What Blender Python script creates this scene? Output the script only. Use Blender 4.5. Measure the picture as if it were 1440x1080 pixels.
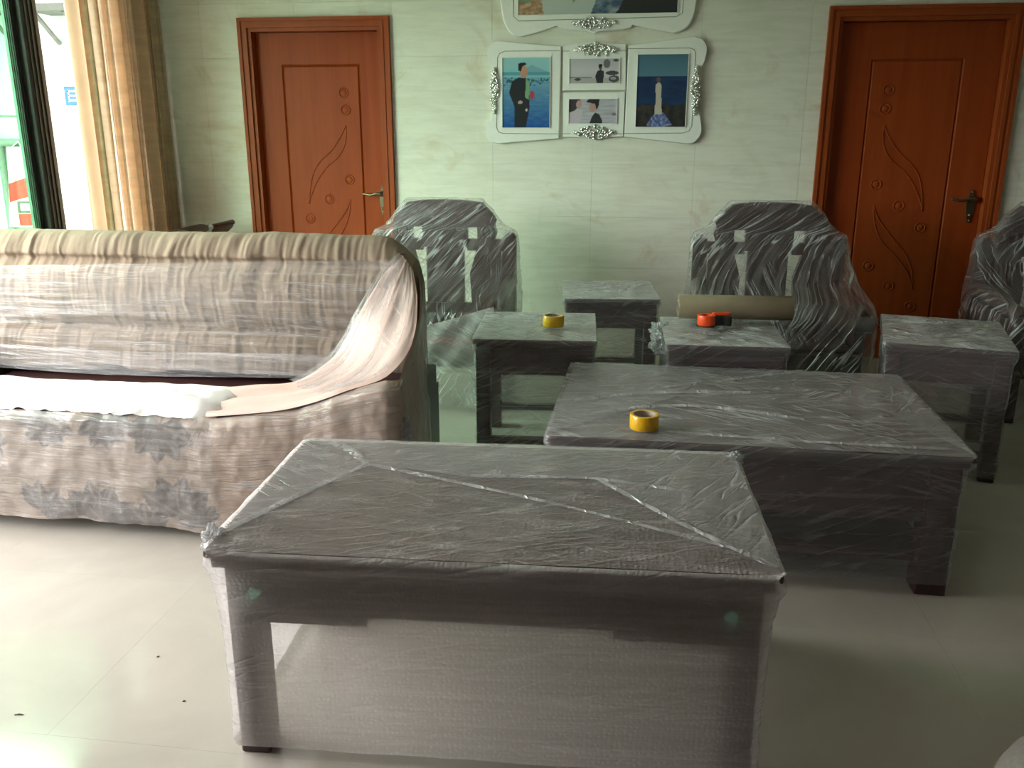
import bpy, bmesh, math, random
from mathutils import Vector, Matrix, noise
for o in list(bpy.data.objects): bpy.data.objects.remove(o)
S = bpy.context.scene
COL = S.collection
R = math.radians
PI = math.pi

# ------------------------------------------------------------------ camera
cd = bpy.data.cameras.new('camera'); cam = bpy.data.objects.new('camera', cd); COL.objects.link(cam)
cd.sensor_width = 36.0; cd.lens = 1250.0 / 1440.0 * 36.0; cd.clip_start = 0.05
cam.location = (0, 0, 1.5)
cam.rotation_euler = (PI/2 - 0.283, 0, 0.14)
S.camera = cam

# ------------------------------------------------------------------ world, daylight, exposure
w = bpy.data.worlds.new('overcast_sky'); S.world = w; w.use_nodes = True
nt = w.node_tree; nt.nodes.clear()
_o = nt.nodes.new('ShaderNodeOutputWorld'); _b = nt.nodes.new('ShaderNodeBackground')
_b.inputs[0].default_value = (0.93, 0.97, 1.0, 1); _b.inputs[1].default_value = 27.0
_tc = nt.nodes.new('ShaderNodeTexCoord'); _sx = nt.nodes.new('ShaderNodeSeparateXYZ'); _rp = nt.nodes.new('ShaderNodeValToRGB')
nt.links.new(_tc.outputs['Generated'], _sx.inputs[0]); nt.links.new(_sx.outputs['Z'], _rp.inputs[0]); nt.links.new(_rp.outputs[0], _b.inputs[0])
_e = _rp.color_ramp.elements; _e[0].position = 0.0; _e[0].color = (.16, .17, .15, 1); _e[1].position = .06; _e[1].color = (1.0, .94, .965, 1)
nt.links.new(_b.outputs[0], _o.inputs[0])

def portal(name, y0, y1, z0, z1, x):
    l = bpy.data.lights.new(name, 'AREA'); l.shape = 'RECTANGLE'; l.size = z1 - z0; l.size_y = y1 - y0
    l.cycles.is_portal = True
    o = bpy.data.objects.new(name, l); COL.objects.link(o)
    o.location = (x, (y0+y1)/2, (z0+z1)/2); o.rotation_euler = (0, -PI/2, 0)
portal('balcony_door_left_offscreen', 2.45, 5.45, 0.0, 2.5, -3.42)
portal('window_left_offscreen', .9, 2.3, 0.0, 2.5, -3.42)

S.view_settings.view_transform = 'Standard'; S.view_settings.look = 'None'
S.view_settings.gamma = 1.0; S.view_settings.use_curve_mapping = False
S.view_settings.exposure = 0.0
S.cycles.transparent_max_bounces = 40
S.cycles.max_bounces = 14; S.cycles.diffuse_bounces = 6
S.cycles.sample_clamp_indirect = 6.0

# ------------------------------------------------------------------ helpers
def lin(c):
    return tuple(((v/255.0)/12.92 if v/255.0 <= 0.04045 else ((v/255.0+0.055)/1.055)**2.4) for v in c)

class MB:
    def __init__(s): s.v = []; s.f = []; s.m = []; s.uv = {}
    def add(s, vs, fs, mi=0, uvs=None):
        b = len(s.v); s.v += [tuple(p) for p in vs]
        for k, f in enumerate(fs):
            if uvs is not None: s.uv[len(s.f)] = [uvs[i] for i in f]
            s.f.append([b+i for i in f]); s.m.append(mi)
        return s
    def box(s, x0, x1, y0, y1, z0, z1, bev=0.0, mi=0):
        if bev <= 0:
            vs = [(x, y, z) for x in (x0, x1) for y in (y0, y1) for z in (z0, z1)]
            fs = [(0,1,3,2), (4,6,7,5), (0,4,5,1), (2,3,7,6), (0,2,6,4), (1,5,7,3)]
            return s.add(vs, fs, mi)
        b = min(bev, (x1-x0)*.45, (y1-y0)*.45, (z1-z0)*.45)
        bm = bmesh.new(); bmesh.ops.create_cube(bm, size=1)
        for v in bm.verts:
            v.co = Vector(((x0+x1)/2 + v.co.x*(x1-x0), (y0+y1)/2 + v.co.y*(y1-y0), (z0+z1)/2 + v.co.z*(z1-z0)))
        bmesh.ops.bevel(bm, geom=bm.edges[:], offset=b, segments=2, profile=.5, affect='EDGES')
        bm.verts.index_update()
        s.add([v.co[:] for v in bm.verts], [[v.index for v in f.verts] for f in bm.faces], mi); bm.free()
        return s
    def prism(s, pts, a0, a1, axis='y', mi=0):
        # pts: 2D outline; extruded along axis from a0 to a1
        def P(p, a): return {'y': (p[0], a, p[1]), 'z': (p[0], p[1], a), 'x': (a, p[0], p[1])}[axis]
        n = len(pts); vs = [P(p, a0) for p in pts] + [P(p, a1) for p in pts]
        fs = [list(range(n)), list(range(2*n-1, n-1, -1))] + [(i, i+n, (i+1) % n+n, (i+1) % n) for i in range(n)]
        return s.add(vs, fs, mi)
    def tube(s, pts, r, n=8, closed=False, mi=0, cap=True):
        P = [Vector(p) for p in pts]; m = len(P); rings = []
        rr = r if isinstance(r, (list, tuple)) else [r]*m
        up = None
        for i in range(m):
            a = P[(i-1) % m] if (closed or i > 0) else P[i]; b = P[(i+1) % m] if (closed or i < m-1) else P[i]
            t = (b-a).normalized()
            if up is None:
                up = Vector((0, 0, 1)) if abs(t.z) < .9 else Vector((1, 0, 0))
            u = (up - t*up.dot(t)).normalized(); v = t.cross(u); up = u
            rings.append([P[i] + (u*math.cos(2*PI*k/n) + v*math.sin(2*PI*k/n))*rr[i] for k in range(n)])
        vs = [p for g in rings for p in g]; fs = []
        for i in range(m if closed else m-1):
            j = (i+1) % m
            for k in range(n): fs.append((i*n+k, i*n+(k+1) % n, j*n+(k+1) % n, j*n+k))
        if cap and not closed:
            fs.append(list(range(n-1, -1, -1))); fs.append([(m-1)*n+k for k in range(n)])
        return s.add(vs, fs, mi)
    def lathe(s, prof, c=(0,0,0), axis='z', n=32, mi=0, closed=False):
        vs = []; fs = []; m = len(prof)
        for (r, h) in prof:
            for k in range(n):
                a = 2*PI*k/n; q = (r*math.cos(a), r*math.sin(a), h)
                if axis == 'x': q = (q[2], q[0], q[1])
                if axis == 'y': q = (q[0], q[2], q[1])
                vs.append((c[0]+q[0], c[1]+q[1], c[2]+q[2]))
        for i in range(m if closed else m-1):
            j = (i+1) % m
            for k in range(n): fs.append((i*n+k, i*n+(k+1) % n, j*n+(k+1) % n, j*n+k))
        return s.add(vs, fs, mi)
    def grid(s, fn, nu, nv, mi=0, uvfn=None):
        vs = []; uv = []
        for j in range(nv+1):
            for i in range(nu+1):
                u, v = i/nu, j/nv; p = fn(u, v); vs.append(tuple(p)); uv.append(uvfn(u, v) if uvfn else (p[0], p[2]))
        fs = [(j*(nu+1)+i, j*(nu+1)+i+1, (j+1)*(nu+1)+i+1, (j+1)*(nu+1)+i) for j in range(nv) for i in range(nu)]
        return s.add(vs, fs, mi, uv)
    def ico(s, c, r, sub=1, mi=0, sc=(1,1,1), rot=None):
        bm = bmesh.new(); bmesh.ops.create_icosphere(bm, subdivisions=sub, radius=1)
        vs = []
        for v in bm.verts:
            q = Vector((v.co.x*sc[0], v.co.y*sc[1], v.co.z*sc[2]))*r
            if rot: q = rot @ q
            vs.append((c[0]+q.x, c[1]+q.y, c[2]+q.z))
        bm.verts.index_update()
        s.add(vs, [[v.index for v in f.verts] for f in bm.faces], mi); bm.free(); return s
    def mesh(s, name, mats, smooth=False, origin=(0,0,0)):
        me = bpy.data.meshes.new(name)
        me.from_pydata([(p[0]-origin[0], p[1]-origin[1], p[2]-origin[2]) for p in s.v], [], s.f)
        for m in (mats if isinstance(mats, (list, tuple)) else [mats]): me.materials.append(m)
        for i, p in enumerate(me.polygons): p.material_index = s.m[i]
        if s.uv:
            ul = me.uv_layers.new(name='UVMap')
            for i, p in enumerate(me.polygons):
                if i in s.uv:
                    for k, li in enumerate(p.loop_indices): ul.data[li].uv = s.uv[i][k]
        bm = bmesh.new(); bm.from_mesh(me); bmesh.ops.recalc_face_normals(bm, faces=bm.faces[:]); bm.to_mesh(me); bm.free()
        if smooth is True:
            for p in me.polygons: p.use_smooth = True
        elif smooth:
            me.shade_smooth() if hasattr(me, 'shade_smooth') else None
            try: me.set_sharp_from_angle(angle=R(smooth))
            except Exception: pass
        me.update(); return me
    def build(s, name, mats, parent=None, smooth=False, origin=(0,0,0), label=None):
        o = bpy.data.objects.new(name, s.mesh(name, mats, smooth, origin)); COL.objects.link(o)
        if parent is not None: o.parent = parent
        if label: o['label'] = label
        return o

def tag(o, label, cat, group=None):
    o['label'] = label; o['category'] = cat
    if group: o['group'] = group
    return o
def thing(name, label, cat, loc=(0,0,0), rz=0.0, group=None):
    o = bpy.data.objects.new(name, None); COL.objects.link(o); o.empty_display_size = .1
    o.location = loc; o.rotation_euler = (0, 0, rz)
    return tag(o, label, cat, group)
def struct(o): o['kind'] = 'structure'; return o
def fbm(x, y, z=0.0, o=3):
    return noise.fractal(Vector((x, y, z)), 1.0, 2.0, o)
def catmull(pts, k=6):
    out = []; n = len(pts)
    for i in range(n-1):
        p0 = pts[max(i-1, 0)]; p1 = pts[i]; p2 = pts[i+1]; p3 = pts[min(i+2, n-1)]
        for j in range(k):
            t = j/k
            out.append(tuple(.5*((2*b)+(-a+c)*t+(2*a-5*b+4*c-d)*t*t+(-a+3*b-3*c+d)*t**3) for a, b, c, d in zip(p0, p1, p2, p3)))
    out.append(tuple(pts[-1])); return out

# ------------------------------------------------------------------ materials
def newmat(name):
    m = bpy.data.materials.new(name); m.use_nodes = True
    t = m.node_tree; t.nodes.clear()
    out = t.nodes.new('ShaderNodeOutputMaterial')
    return m, t, out
def nd(t, typ, **kw):
    n = t.nodes.new(typ)
    for k, v in kw.items(): setattr(n, k, v)
    return n
def sock(n, key): return n.inputs[key]
def principled(t, out, col=(.5,.5,.5), rough=.5, metal=0, spec=.5):
    b = nd(t, 'ShaderNodeBsdfPrincipled')
    b.inputs['Base Color'].default_value = (*col, 1); b.inputs['Roughness'].default_value = rough
    b.inputs['Metallic'].default_value = metal; b.inputs['Specular IOR Level'].default_value = spec
    t.links.new(b.outputs[0], out.inputs[0]); return b
def ramp(t, stops):
    r = nd(t, 'ShaderNodeValToRGB'); e = r.color_ramp.elements
    while len(e) > len(stops): e.remove(e[-1])
    while len(e) < len(stops): e.new(1.0)
    for k, (p, c) in enumerate(stops):
        e[k].position = p; e[k].color = (*c, 1) if len(c) == 3 else c
    return r
def noise_tex(t, coord, scale=(1,1,1), rot=(0,0,0), sc=1.0, detail=3.0, rough=.55, dist=0.0):
    mp = nd(t, 'ShaderNodeMapping'); mp.vector_type = 'TEXTURE'; mp.inputs['Scale'].default_value = tuple(1.0/q for q in scale); mp.inputs['Rotation'].default_value = rot
    t.links.new(coord, mp.inputs[0])
    n = nd(t, 'ShaderNodeTexNoise'); n.inputs['Scale'].default_value = sc; n.inputs['Detail'].default_value = detail
    n.inputs['Roughness'].default_value = rough; n.inputs['Distortion'].default_value = dist
    t.links.new(mp.outputs[0], n.inputs['Vector']); return n
def math_(t, op, a, b=None, clamp=False):
    n = nd(t, 'ShaderNodeMath', operation=op); n.use_clamp = clamp
    for i, q in enumerate((a, b)):
        if q is None: continue
        if isinstance(q, (int, float)): n.inputs[i].default_value = q
        else: t.links.new(q, n.inputs[i])
    return n.outputs[0]
def bump(t, h, strength=.3, dist=.01):
    b = nd(t, 'ShaderNodeBump'); b.inputs['Strength'].default_value = strength; b.inputs['Distance'].default_value = dist
    t.links.new(h, b.inputs['Height']); return b.outputs[0]

def schlick(t, nrm=None, f0=.04):
    lw = nd(t, 'ShaderNodeLayerWeight'); lw.inputs[0].default_value = .5
    if nrm is not None: t.links.new(nrm, lw.inputs['Normal'])
    return math_(t, 'ADD', math_(t, 'MULTIPLY', math_(t, 'POWER', lw.outputs['Facing'], 4.5), .9), f0)
def mat_plain(name, col, rough=.5, metal=0, spec=.5, var=.12, sc=30.0, bmp=0.0):
    m, t, out = newmat(name); b = principled(t, out, col, rough, metal, spec)
    tc = nd(t, 'ShaderNodeTexCoord'); n = noise_tex(t, tc.outputs['Object'], sc=sc)
    r = ramp(t, [(.3, tuple(c*(1-var) for c in col)), (.7, tuple(min(1, c*(1+var)) for c in col))])
    t.links.new(n.outputs['Fac'], r.inputs[0]); t.links.new(r.outputs[0], b.inputs['Base Color'])
    if bmp: t.links.new(bump(t, n.outputs['Fac'], bmp, .004), b.inputs['Normal'])
    return m
def mat_wood(name, c0, c1, rough=.3, axis='x', sc=1.0, spec=.5):
    m, t, out = newmat(name); b = principled(t, out, c0, rough, 0, spec)
    tc = nd(t, 'ShaderNodeTexCoord')
    scale = {'x': (2, 30, 30), 'y': (30, 2, 30), 'z': (30, 30, 2)}[axis]
    n = noise_tex(t, tc.outputs['Object'], scale=scale, sc=sc, detail=5, rough=.6, dist=.4)
    r = ramp(t, [(.3, c0), (.7, c1)]); t.links.new(n.outputs['Fac'], r.inputs[0])
    t.links.new(r.outputs[0], b.inputs['Base Color'])
    t.links.new(bump(t, n.outputs['Fac'], .08, .002), b.inputs['Normal'])
    return m

M = {}
M['rosewood'] = mat_wood('rosewood', (.030, .012, .012), (.060, .022, .020), .38, 'x')
M['rosewood_v'] = mat_wood('rosewood_upright', (.030, .012, .012), (.058, .021, .019), .38, 'z')
M['door'] = mat_wood('door_veneer', (.25, .040, .008), (.31, .056, .012), .42, 'z', .6, .14)
M['door_frame'] = mat_wood('door_casing', (.26, .048, .011), (.32, .066, .016), .40, 'z', .6, .18)
M['bronze'] = mat_plain('antique_bronze', (.20, .17, .11), .32, .9)
M['white_lacquer'] = mat_plain('white_lacquer', (.80, .80, .76), .35, 0, .5, .02)
M['groove'] = mat_plain('frame_line', (.28, .28, .25), .5)
M['silver'] = mat_plain('silver_gilt', (.82, .82, .80), .18, 1.0)
M['gold_tape'] = mat_plain('yellow_tape', (.72, .40, .012), .22, 0, .6, .08, 60)
M['card'] = mat_plain('cardboard_core', (.42, .34, .26), .8)
M['orange'] = mat_plain('orange_plastic', (.85, .075, .012), .35, 0, .5, .05)
M['black'] = mat_plain('black_plastic', (.012, .012, .014), .4)
M['roll'] = mat_plain('film_roll_tan', (.24, .20, .13), .3, 0, .6, .10, 14)
M['alu'] = mat_plain('dark_aluminium', (.055, .052, .047), .42, .35, .5, .1)
M['alu_green_lit'] = mat_plain('green_lit_track', (.04, .12, .07), .5)  # green light on the frame tracks, put into the colour
M['out_wall'] = mat_plain('painted_outer_wall', (.52, .66, .56), .85, 0, .2, .05, 2)
M['out_floor'] = mat_plain('balcony_concrete', (.42, .42, .40), .8)
M['pipe'] = mat_plain('grey_pipe', (.20, .24, .21), .5)
M['bracket'] = mat_plain('rusty_bracket', (.11, .12, .10), .7)
M['sign_blue'] = mat_plain('blue_plate', (.015, .10, .18), .5)
M['sign_white'] = mat_plain('white_print', (.60, .68, .70), .6)
M['panel'] = mat_plain('pale_green_sheet', (.50, .64, .52), .6, 0, .3, .05, 4)
M['red'] = mat_plain('red_print', (.62, .045, .035), .6)
M['bag'] = mat_plain('white_bag', (.75, .72, .66), .6)
M['ceiling'] = mat_plain('white_ceiling', (.66, .65, .60), .9, 0, .2, .02, 3)
M['plain_wall'] = mat_plain('cream_wall', (.46, .45, .39), .8, 0, .3, .03, 3)
M['grey_fabric'] = mat_plain('grey_fabric', (.20, .19, .165), .9, 0, .2, .1, 90, .3)
M['sticker'] = mat_plain('teal_sticker', (.30, .85, .66), .4)
M['splinter'] = mat_plain('splinter_wood', (.10, .07, .05), .8)
M['red_cushion'] = mat_plain('red_cushion', (.34, .03, .05), .7)
M['grout'] = mat_plain('joint', (.40, .37, .30), .6)
M['wall_joint'] = mat_plain('wall_joint', (.54, .53, .45), .9)

def mat_walltile():
    m, t, out = newmat('marbled_wall_tile'); b = principled(t, out, (.6,.6,.5), .5, 0, .22)
    tc = nd(t, 'ShaderNodeTexCoord'); geo = nd(t, 'ShaderNodeNewGeometry')
    n = noise_tex(t, geo.outputs['Position'], scale=(2.2, 1, 3.0), rot=(0, R(38), 0), sc=.9, detail=5, rough=.62, dist=1.1)
    r = ramp(t, [(.30, (.69, .665, .56)), (.47, (.735, .72, .635)), (.57, (.735, .72, .64)), (.66, (.66, .60, .48)), (.76, (.715, .69, .60))])
    t.links.new(n.outputs['Fac'], r.inputs[0])
    n2 = noise_tex(t, geo.outputs['Position'], scale=(3, 1, 22), sc=1.2, detail=4, rough=.6, dist=.6)
    mx = nd(t, 'ShaderNodeMix', data_type='RGBA', blend_type='MULTIPLY'); mx.inputs[0].default_value = 1
    r2 = ramp(t, [(.35, (.90, .90, .89)), (.6, (1, 1, 1))]); t.links.new(n2.outputs['Fac'], r2.inputs[0])
    t.links.new(r.outputs[0], mx.inputs[6]); t.links.new(r2.outputs[0], mx.inputs[7])
    t.links.new(mx.outputs[2], b.inputs['Base Color']); return m
M['walltile'] = mat_walltile()
def mat_floor():
    m, t, out = newmat('polished_floor_tile'); b = principled(t, out, (.5,.5,.4), .10, 0, .5)
    geo = nd(t, 'ShaderNodeNewGeometry')
    n = noise_tex(t, geo.outputs['Position'], sc=1.6, detail=6, rough=.6, dist=.5)
    r = ramp(t, [(.35, (.43, .395, .345)), (.65, (.49, .455, .40))])
    t.links.new(n.outputs['Fac'], r.inputs[0]); t.links.new(r.outputs[0], b.inputs['Base Color'])
    n2 = noise_tex(t, geo.outputs['Position'], sc=9, detail=3)
    r2 = ramp(t, [(.35, (.09,)*3), (.7, (.17,)*3)]); t.links.new(n2.outputs['Fac'], r2.inputs[0])
    t.links.new(r2.outputs[0], b.inputs['Roughness']); return m
M['floor'] = mat_floor()

def mat_film(name, base=.10, haze=.25, crease=.5, su=1.0, sv=40.0, rot=0.0, cr_rot=.4, cu=4.0, cv=22.0, gloss=.5, bs=.4, tint=(.86,.86,.88), dots=0.0, trn=.35, xr=1.25, lo=.45, hi=.75, cw=.035):
    m, t, out = newmat(name)
    uv = nd(t, 'ShaderNodeUVMap'); uv.uv_map = 'UVMap'; c = uv.outputs[0]
    n1 = noise_tex(t, c, scale=(su, sv, 1), rot=(0, 0, rot), sc=1.0, detail=5, rough=.65, dist=.25)
    r1 = ramp(t, [(lo, (0,)*3), (hi, (1,)*3)]); t.links.new(n1.outputs['Fac'], r1.inputs[0])
    n2 = noise_tex(t, c, scale=(cu, cv, 1), rot=(0, 0, cr_rot), sc=1.0, detail=2, rough=.5, dist=.35)
    a = math_(t, 'ABSOLUTE', math_(t, 'SUBTRACT', n2.outputs['Fac'], .5))
    r2 = ramp(t, [(0.0, (1,)*3), (cw, (0,)*3)]); t.links.new(a, r2.inputs[0])
    n4 = noise_tex(t, c, scale=(cu*.8, cv*1.2, 1), rot=(0, 0, cr_rot+xr), sc=1.0, detail=2, rough=.5, dist=.3)
    a4 = math_(t, 'ABSOLUTE', math_(t, 'SUBTRACT', n4.outputs['Fac'], .5))
    r4 = ramp(t, [(0.0, (1,)*3), (cw*.7, (0,)*3)]); t.links.new(a4, r4.inputs[0])
    n3 = noise_tex(t, c, scale=(3, 3, 1), sc=1.0, detail=2)
    r3 = ramp(t, [(.42, (0,)*3), (.62, (1,)*3)]); t.links.new(n3.outputs['Fac'], r3.inputs[0])
    rb = ramp(t, [(.34, (1,)*3), (.46, (0,)*3)]); t.links.new(n3.outputs['Fac'], rb.inputs[0]); inv = rb.outputs[0]
    cr = math_(t, 'ADD', math_(t, 'MULTIPLY', r2.outputs[0], r3.outputs[0]), math_(t, 'MULTIPLY', r4.outputs[0], inv))
    al = math_(t, 'ADD', math_(t, 'ADD', math_(t, 'MULTIPLY', r1.outputs[0], haze), math_(t, 'MULTIPLY', cr, crease)), base)
    h = math_(t, 'ADD', math_(t, 'MULTIPLY', n1.outputs['Fac'], .8), math_(t, 'MULTIPLY', r2.outputs[0], .35))
    if dots:
        vo = nd(t, 'ShaderNodeTexVoronoi'); vo.inputs['Scale'].default_value = dots; vo.inputs['Randomness'].default_value = .55
        t.links.new(c, vo.inputs['Vector'])
        rd = ramp(t, [(.0, (1,)*3), (.55, (0,)*3)]); t.links.new(vo.outputs['Distance'], rd.inputs[0])
        h = math_(t, 'ADD', h, math_(t, 'MULTIPLY', rd.outputs[0], .27))
        al = math_(t, 'ADD', al, math_(t, 'MULTIPLY', rd.outputs[0], .08))
    al = math_(t, 'MINIMUM', al, .92)
    nrm = bump(t, h, bs, .02)
    tr = nd(t, 'ShaderNodeBsdfTransparent'); tr.inputs[0].default_value = (.97, .97, .97, 1)
    df = nd(t, 'ShaderNodeBsdfDiffuse'); df.inputs[0].default_value = (*tint, 1)
    tl = nd(t, 'ShaderNodeBsdfTranslucent'); tl.inputs[0].default_value = (*tint, 1)
    gl = nd(t, 'ShaderNodeBsdfGlossy'); gl.inputs['Roughness'].default_value = .22
    for q in (df, tl, gl): t.links.new(nrm, q.inputs['Normal'])
    m1 = nd(t, 'ShaderNodeMixShader'); m1.inputs[0].default_value = trn
    t.links.new(df.outputs[0], m1.inputs[1]); t.links.new(tl.outputs[0], m1.inputs[2])
    m2 = nd(t, 'ShaderNodeMixShader'); t.links.new(al, m2.inputs[0])
    t.links.new(tr.outputs[0], m2.inputs[1]); t.links.new(m1.outputs[0], m2.inputs[2])
    m3 = nd(t, 'ShaderNodeMixShader'); t.links.new(math_(t, 'MULTIPLY', schlick(t, nrm, .06), gloss), m3.inputs[0])
    t.links.new(m2.outputs[0], m3.inputs[1]); t.links.new(gl.outputs[0], m3.inputs[2])
    t.links.new(m3.outputs[0], out.inputs[0]); return m
M['film_side'] = mat_film('stretch_film_wound', .22, .16, .22, 1.2, 55, .03, .45, 2, 20, .8, .35, trn=.7, xr=-.7)
M['film_top'] = mat_film('stretch_film_top', .25, .28, .35, 3, 26, .25, -.5, 3, 14, .65, .5)
M['film_stool'] = mat_film('stretch_film_stool_top', .66, .26, .25, 4, 22, .6, -.5, 2, 18, 1.0, .6, tint=(.86,.86,.88))
M['film_bubble'] = mat_film('bubble_film_top', .17, .20, .25, 2.5, 20, -.12, .35, 2, 16, .7, .4, dots=85, xr=-.8, tint=(.89,.84,.83))
M['film_bubble_side'] = mat_film('bubble_film_side', .60, .14, .10, 1.0, 50, .02, .25, 2, 14, .7, .3, xr=-.4, dots=85, trn=.90, tint=(.89,.84,.83))
M['film_chair'] = mat_film('stretch_film_chair', .04, .24, .70, 2.5, 30, 1.0, .95, 2.2, 24, .95, .7, cw=.04, xr=1.0)
M['film_drape'] = mat_film('stretch_film_drape', .32, .30, .5, 2, 26, -.7, -.8, 2, 26, .9, .7, cw=.05, tint=(.86,.86,.88))
M['film_crease'] = mat_film('stretch_film_crease', .22, .40, .5, 8, 8, .2, .5, 10, 10, .9, .6)
M['film_loose'] = mat_film('stretch_film_bunched', .30, .35, .7, 10, 30, .5, 1.0, 12, 30, .9, 1.0, cw=.06)
M['film_fold'] = mat_film('stretch_film_double', .16, .20, .35, 3, 30, .7, .3, 3, 20, .7, .5)
M['film_sofa'] = mat_film('stretch_film_sofa', .08, .42, .25, .6, 40, .03, .06, 1.5, 40, .8, .5, lo=.46, hi=.78, tint=(.84,.84,.85))
M['film_sofa_front'] = mat_film('stretch_film_sofa_front', .10, .32, .30, .9, 50, -.02, -.05, 1.2, 40, .7, .8, tint=(.84,.84,.85))

def mat_cloth(name, col, var=.12, trans=0.0, sc=(6,6,6), rough=.95):
    m, t, out = newmat(name); b = principled(t, out, col, rough, 0, .15)
    tc = nd(t, 'ShaderNodeTexCoord'); n = noise_tex(t, tc.outputs['Object'], scale=sc, sc=1, detail=5, rough=.6)
    r = ramp(t, [(.3, tuple(c*(1-var) for c in col)), (.7, tuple(min(1, c*(1+var)) for c in col))])
    t.links.new(n.outputs['Fac'], r.inputs[0]); t.links.new(r.outputs[0], b.inputs['Base Color'])
    n2 = noise_tex(t, tc.outputs['Object'], sc=140, detail=2)
    t.links.new(bump(t, n2.outputs['Fac'], .25, .003), b.inputs['Normal'])
    if trans:
        tl = nd(t, 'ShaderNodeBsdfTranslucent'); t.links.new(r.outputs[0], tl.inputs[0])
        mx = nd(t, 'ShaderNodeMixShader'); mx.inputs[0].default_value = trans
        t.links.new(b.outputs[0], mx.inputs[1]); t.links.new(tl.outputs[0], mx.inputs[2]); t.links.new(mx.outputs[0], out.inputs[0])
    return m
M['cloth_back'] = mat_cloth('beige_ruffled_cover', (.26, .205, .15), .14)
M['cloth_pink'] = mat_cloth('pale_pink_sheet', (.64, .47, .42), .06)
M['cloth_white'] = mat_cloth('white_sheet', (.74, .70, .69), .05)
M['cloth_arm'] = mat_cloth('beige_arm_cover', (.46, .37, .31), .08)
M['curtain'] = mat_cloth('gold_beige_curtain', (.62, .49, .34), .14, .50, (4, 4, 22))
M['lining'] = mat_cloth('curtain_lining', (.60, .45, .29), .06, .30)

def mat_vcol(name, rough=.4, attr='print'):
    m, t, out = newmat(name); b = principled(t, out, (.5,.5,.5), rough, 0, .4)
    a = nd(t, 'ShaderNodeAttribute'); a.attribute_name = attr
    t.links.new(a.outputs['Color'], b.inputs['Base Color']); return m
M['photo'] = mat_vcol('photo_print', .18)
M['floral'] = mat_vcol('leaf_print_cloth', .95)
def paint(o, fn, attr='print'):
    me = o.data; at = me.color_attributes.new(attr, 'FLOAT_COLOR', 'POINT')
    for i, v in enumerate(me.vertices): at.data[i].color = (*fn(v.co), 1)

def mat_glass(name, col, rough=.02):
    m, t, out = newmat(name)
    tr = nd(t, 'ShaderNodeBsdfTransparent'); tr.inputs[0].default_value = (*col, 1)
    gl = nd(t, 'ShaderNodeBsdfGlossy'); gl.inputs['Roughness'].default_value = rough
    mx = nd(t, 'ShaderNodeMixShader'); t.links.new(schlick(t), mx.inputs[0])
    t.links.new(tr.outputs[0], mx.inputs[1]); t.links.new(gl.outputs[0], mx.inputs[2]); t.links.new(mx.outputs[0], out.inputs[0]); return m
M['green_glass'] = mat_glass('green_tinted_glass', (.72, .95, .79))
M['clear_glass'] = mat_glass('clear_glass', (.88, .90, .88))

# ------------------------------------------------------------------ room shell
XL, XR, YB, YF, ZC = -3.30, 6.6, 6.0, -4.4, 3.0
fl = struct(MB().box(XL-.02, XR, YF, YB+.12, -.10, -.006).build('floor', M['grout']))
TS = .80; jx0 = -3.30 + .25; jy0 = 2.552 - 8*TS
tile_me = {}
def add_tile(x0, x1, y0, y1):
    g = .0002; k = (round(x1-x0, 3), round(y1-y0, 3))
    if k not in tile_me:
        tile_me[k] = MB().box(0, k[0]-2*g, 0, k[1]-2*g, -.006, 0).mesh('tile', M['floor'])
    o = bpy.data.objects.new('tile', tile_me[k]); COL.objects.link(o); o.location = (x0+g, y0+g, 0); o.parent = fl
xs = [XL] + [jx0+i*TS for i in range(20) if XL < jx0+i*TS < XR] + [XR]
ys = [YF] + [jy0+i*TS for i in range(30) if YF < jy0+i*TS < YB] + [YB]
for i in range(len(xs)-1):
    for j in range(len(ys)-1): add_tile(xs[i], xs[i+1], ys[j], ys[j+1])
struct(MB().box(XL-.3, XR+.2, YF-.2, YB+.2, ZC, ZC+.1).build('ceiling', M['ceiling']))
struct(MB().box(XR, XR+.12, YF-.12, YB+.12, -.1, ZC).build('wall_right', M['plain_wall']))
struct(MB().box(XL-.12, XR, YF-.12, YF, -.1, ZC).build('wall_front', M['plain_wall']))

DOORS = [(-2.675, -1.645, 2.18), (1.092, 2.215, 2.19)]
# back wall: core with door openings, faced with wall tiles
wb = MB(); cuts = [XL-.12] + [c for d in DOORS for c in d[:2]] + [XR]
for i in range(0, len(cuts), 2): wb.box(cuts[i], cuts[i+1], YB+.006, YB+.16, -.1, ZC)
for d in DOORS: wb.box(d[0], d[1], YB+.006, YB+.16, d[2], ZC)
wb.box(XL-.12, XR, YB+.16, YB+.20, -.1, ZC)  # unseen backing slab, added to stop sky light leaking round the doors
wall_back = struct(wb.build('wall_back', M['wall_joint']))
TW, TH = .657, .338; tx0 = -2.945 - TW; tz0 = .241 - TH
def rect_sub(r, h):
    a0, a1, b0, b1 = r; c0, c1, d0, d1 = h
    if c1 <= a0 or c0 >= a1 or d1 <= b0 or d0 >= b1: return [r]
    o = []
    if c0 > a0: o.append((a0, c0, b0, b1))
    if c1 < a1: o.append((c1, a1, b0, b1))
    m0, m1 = max(a0, c0), min(a1, c1)
    if d1 < b1: o.append((m0, m1, d1, b1))
    if d0 > b0: o.append((m0, m1, b0, d0))
    return o
wt = {}
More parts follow.
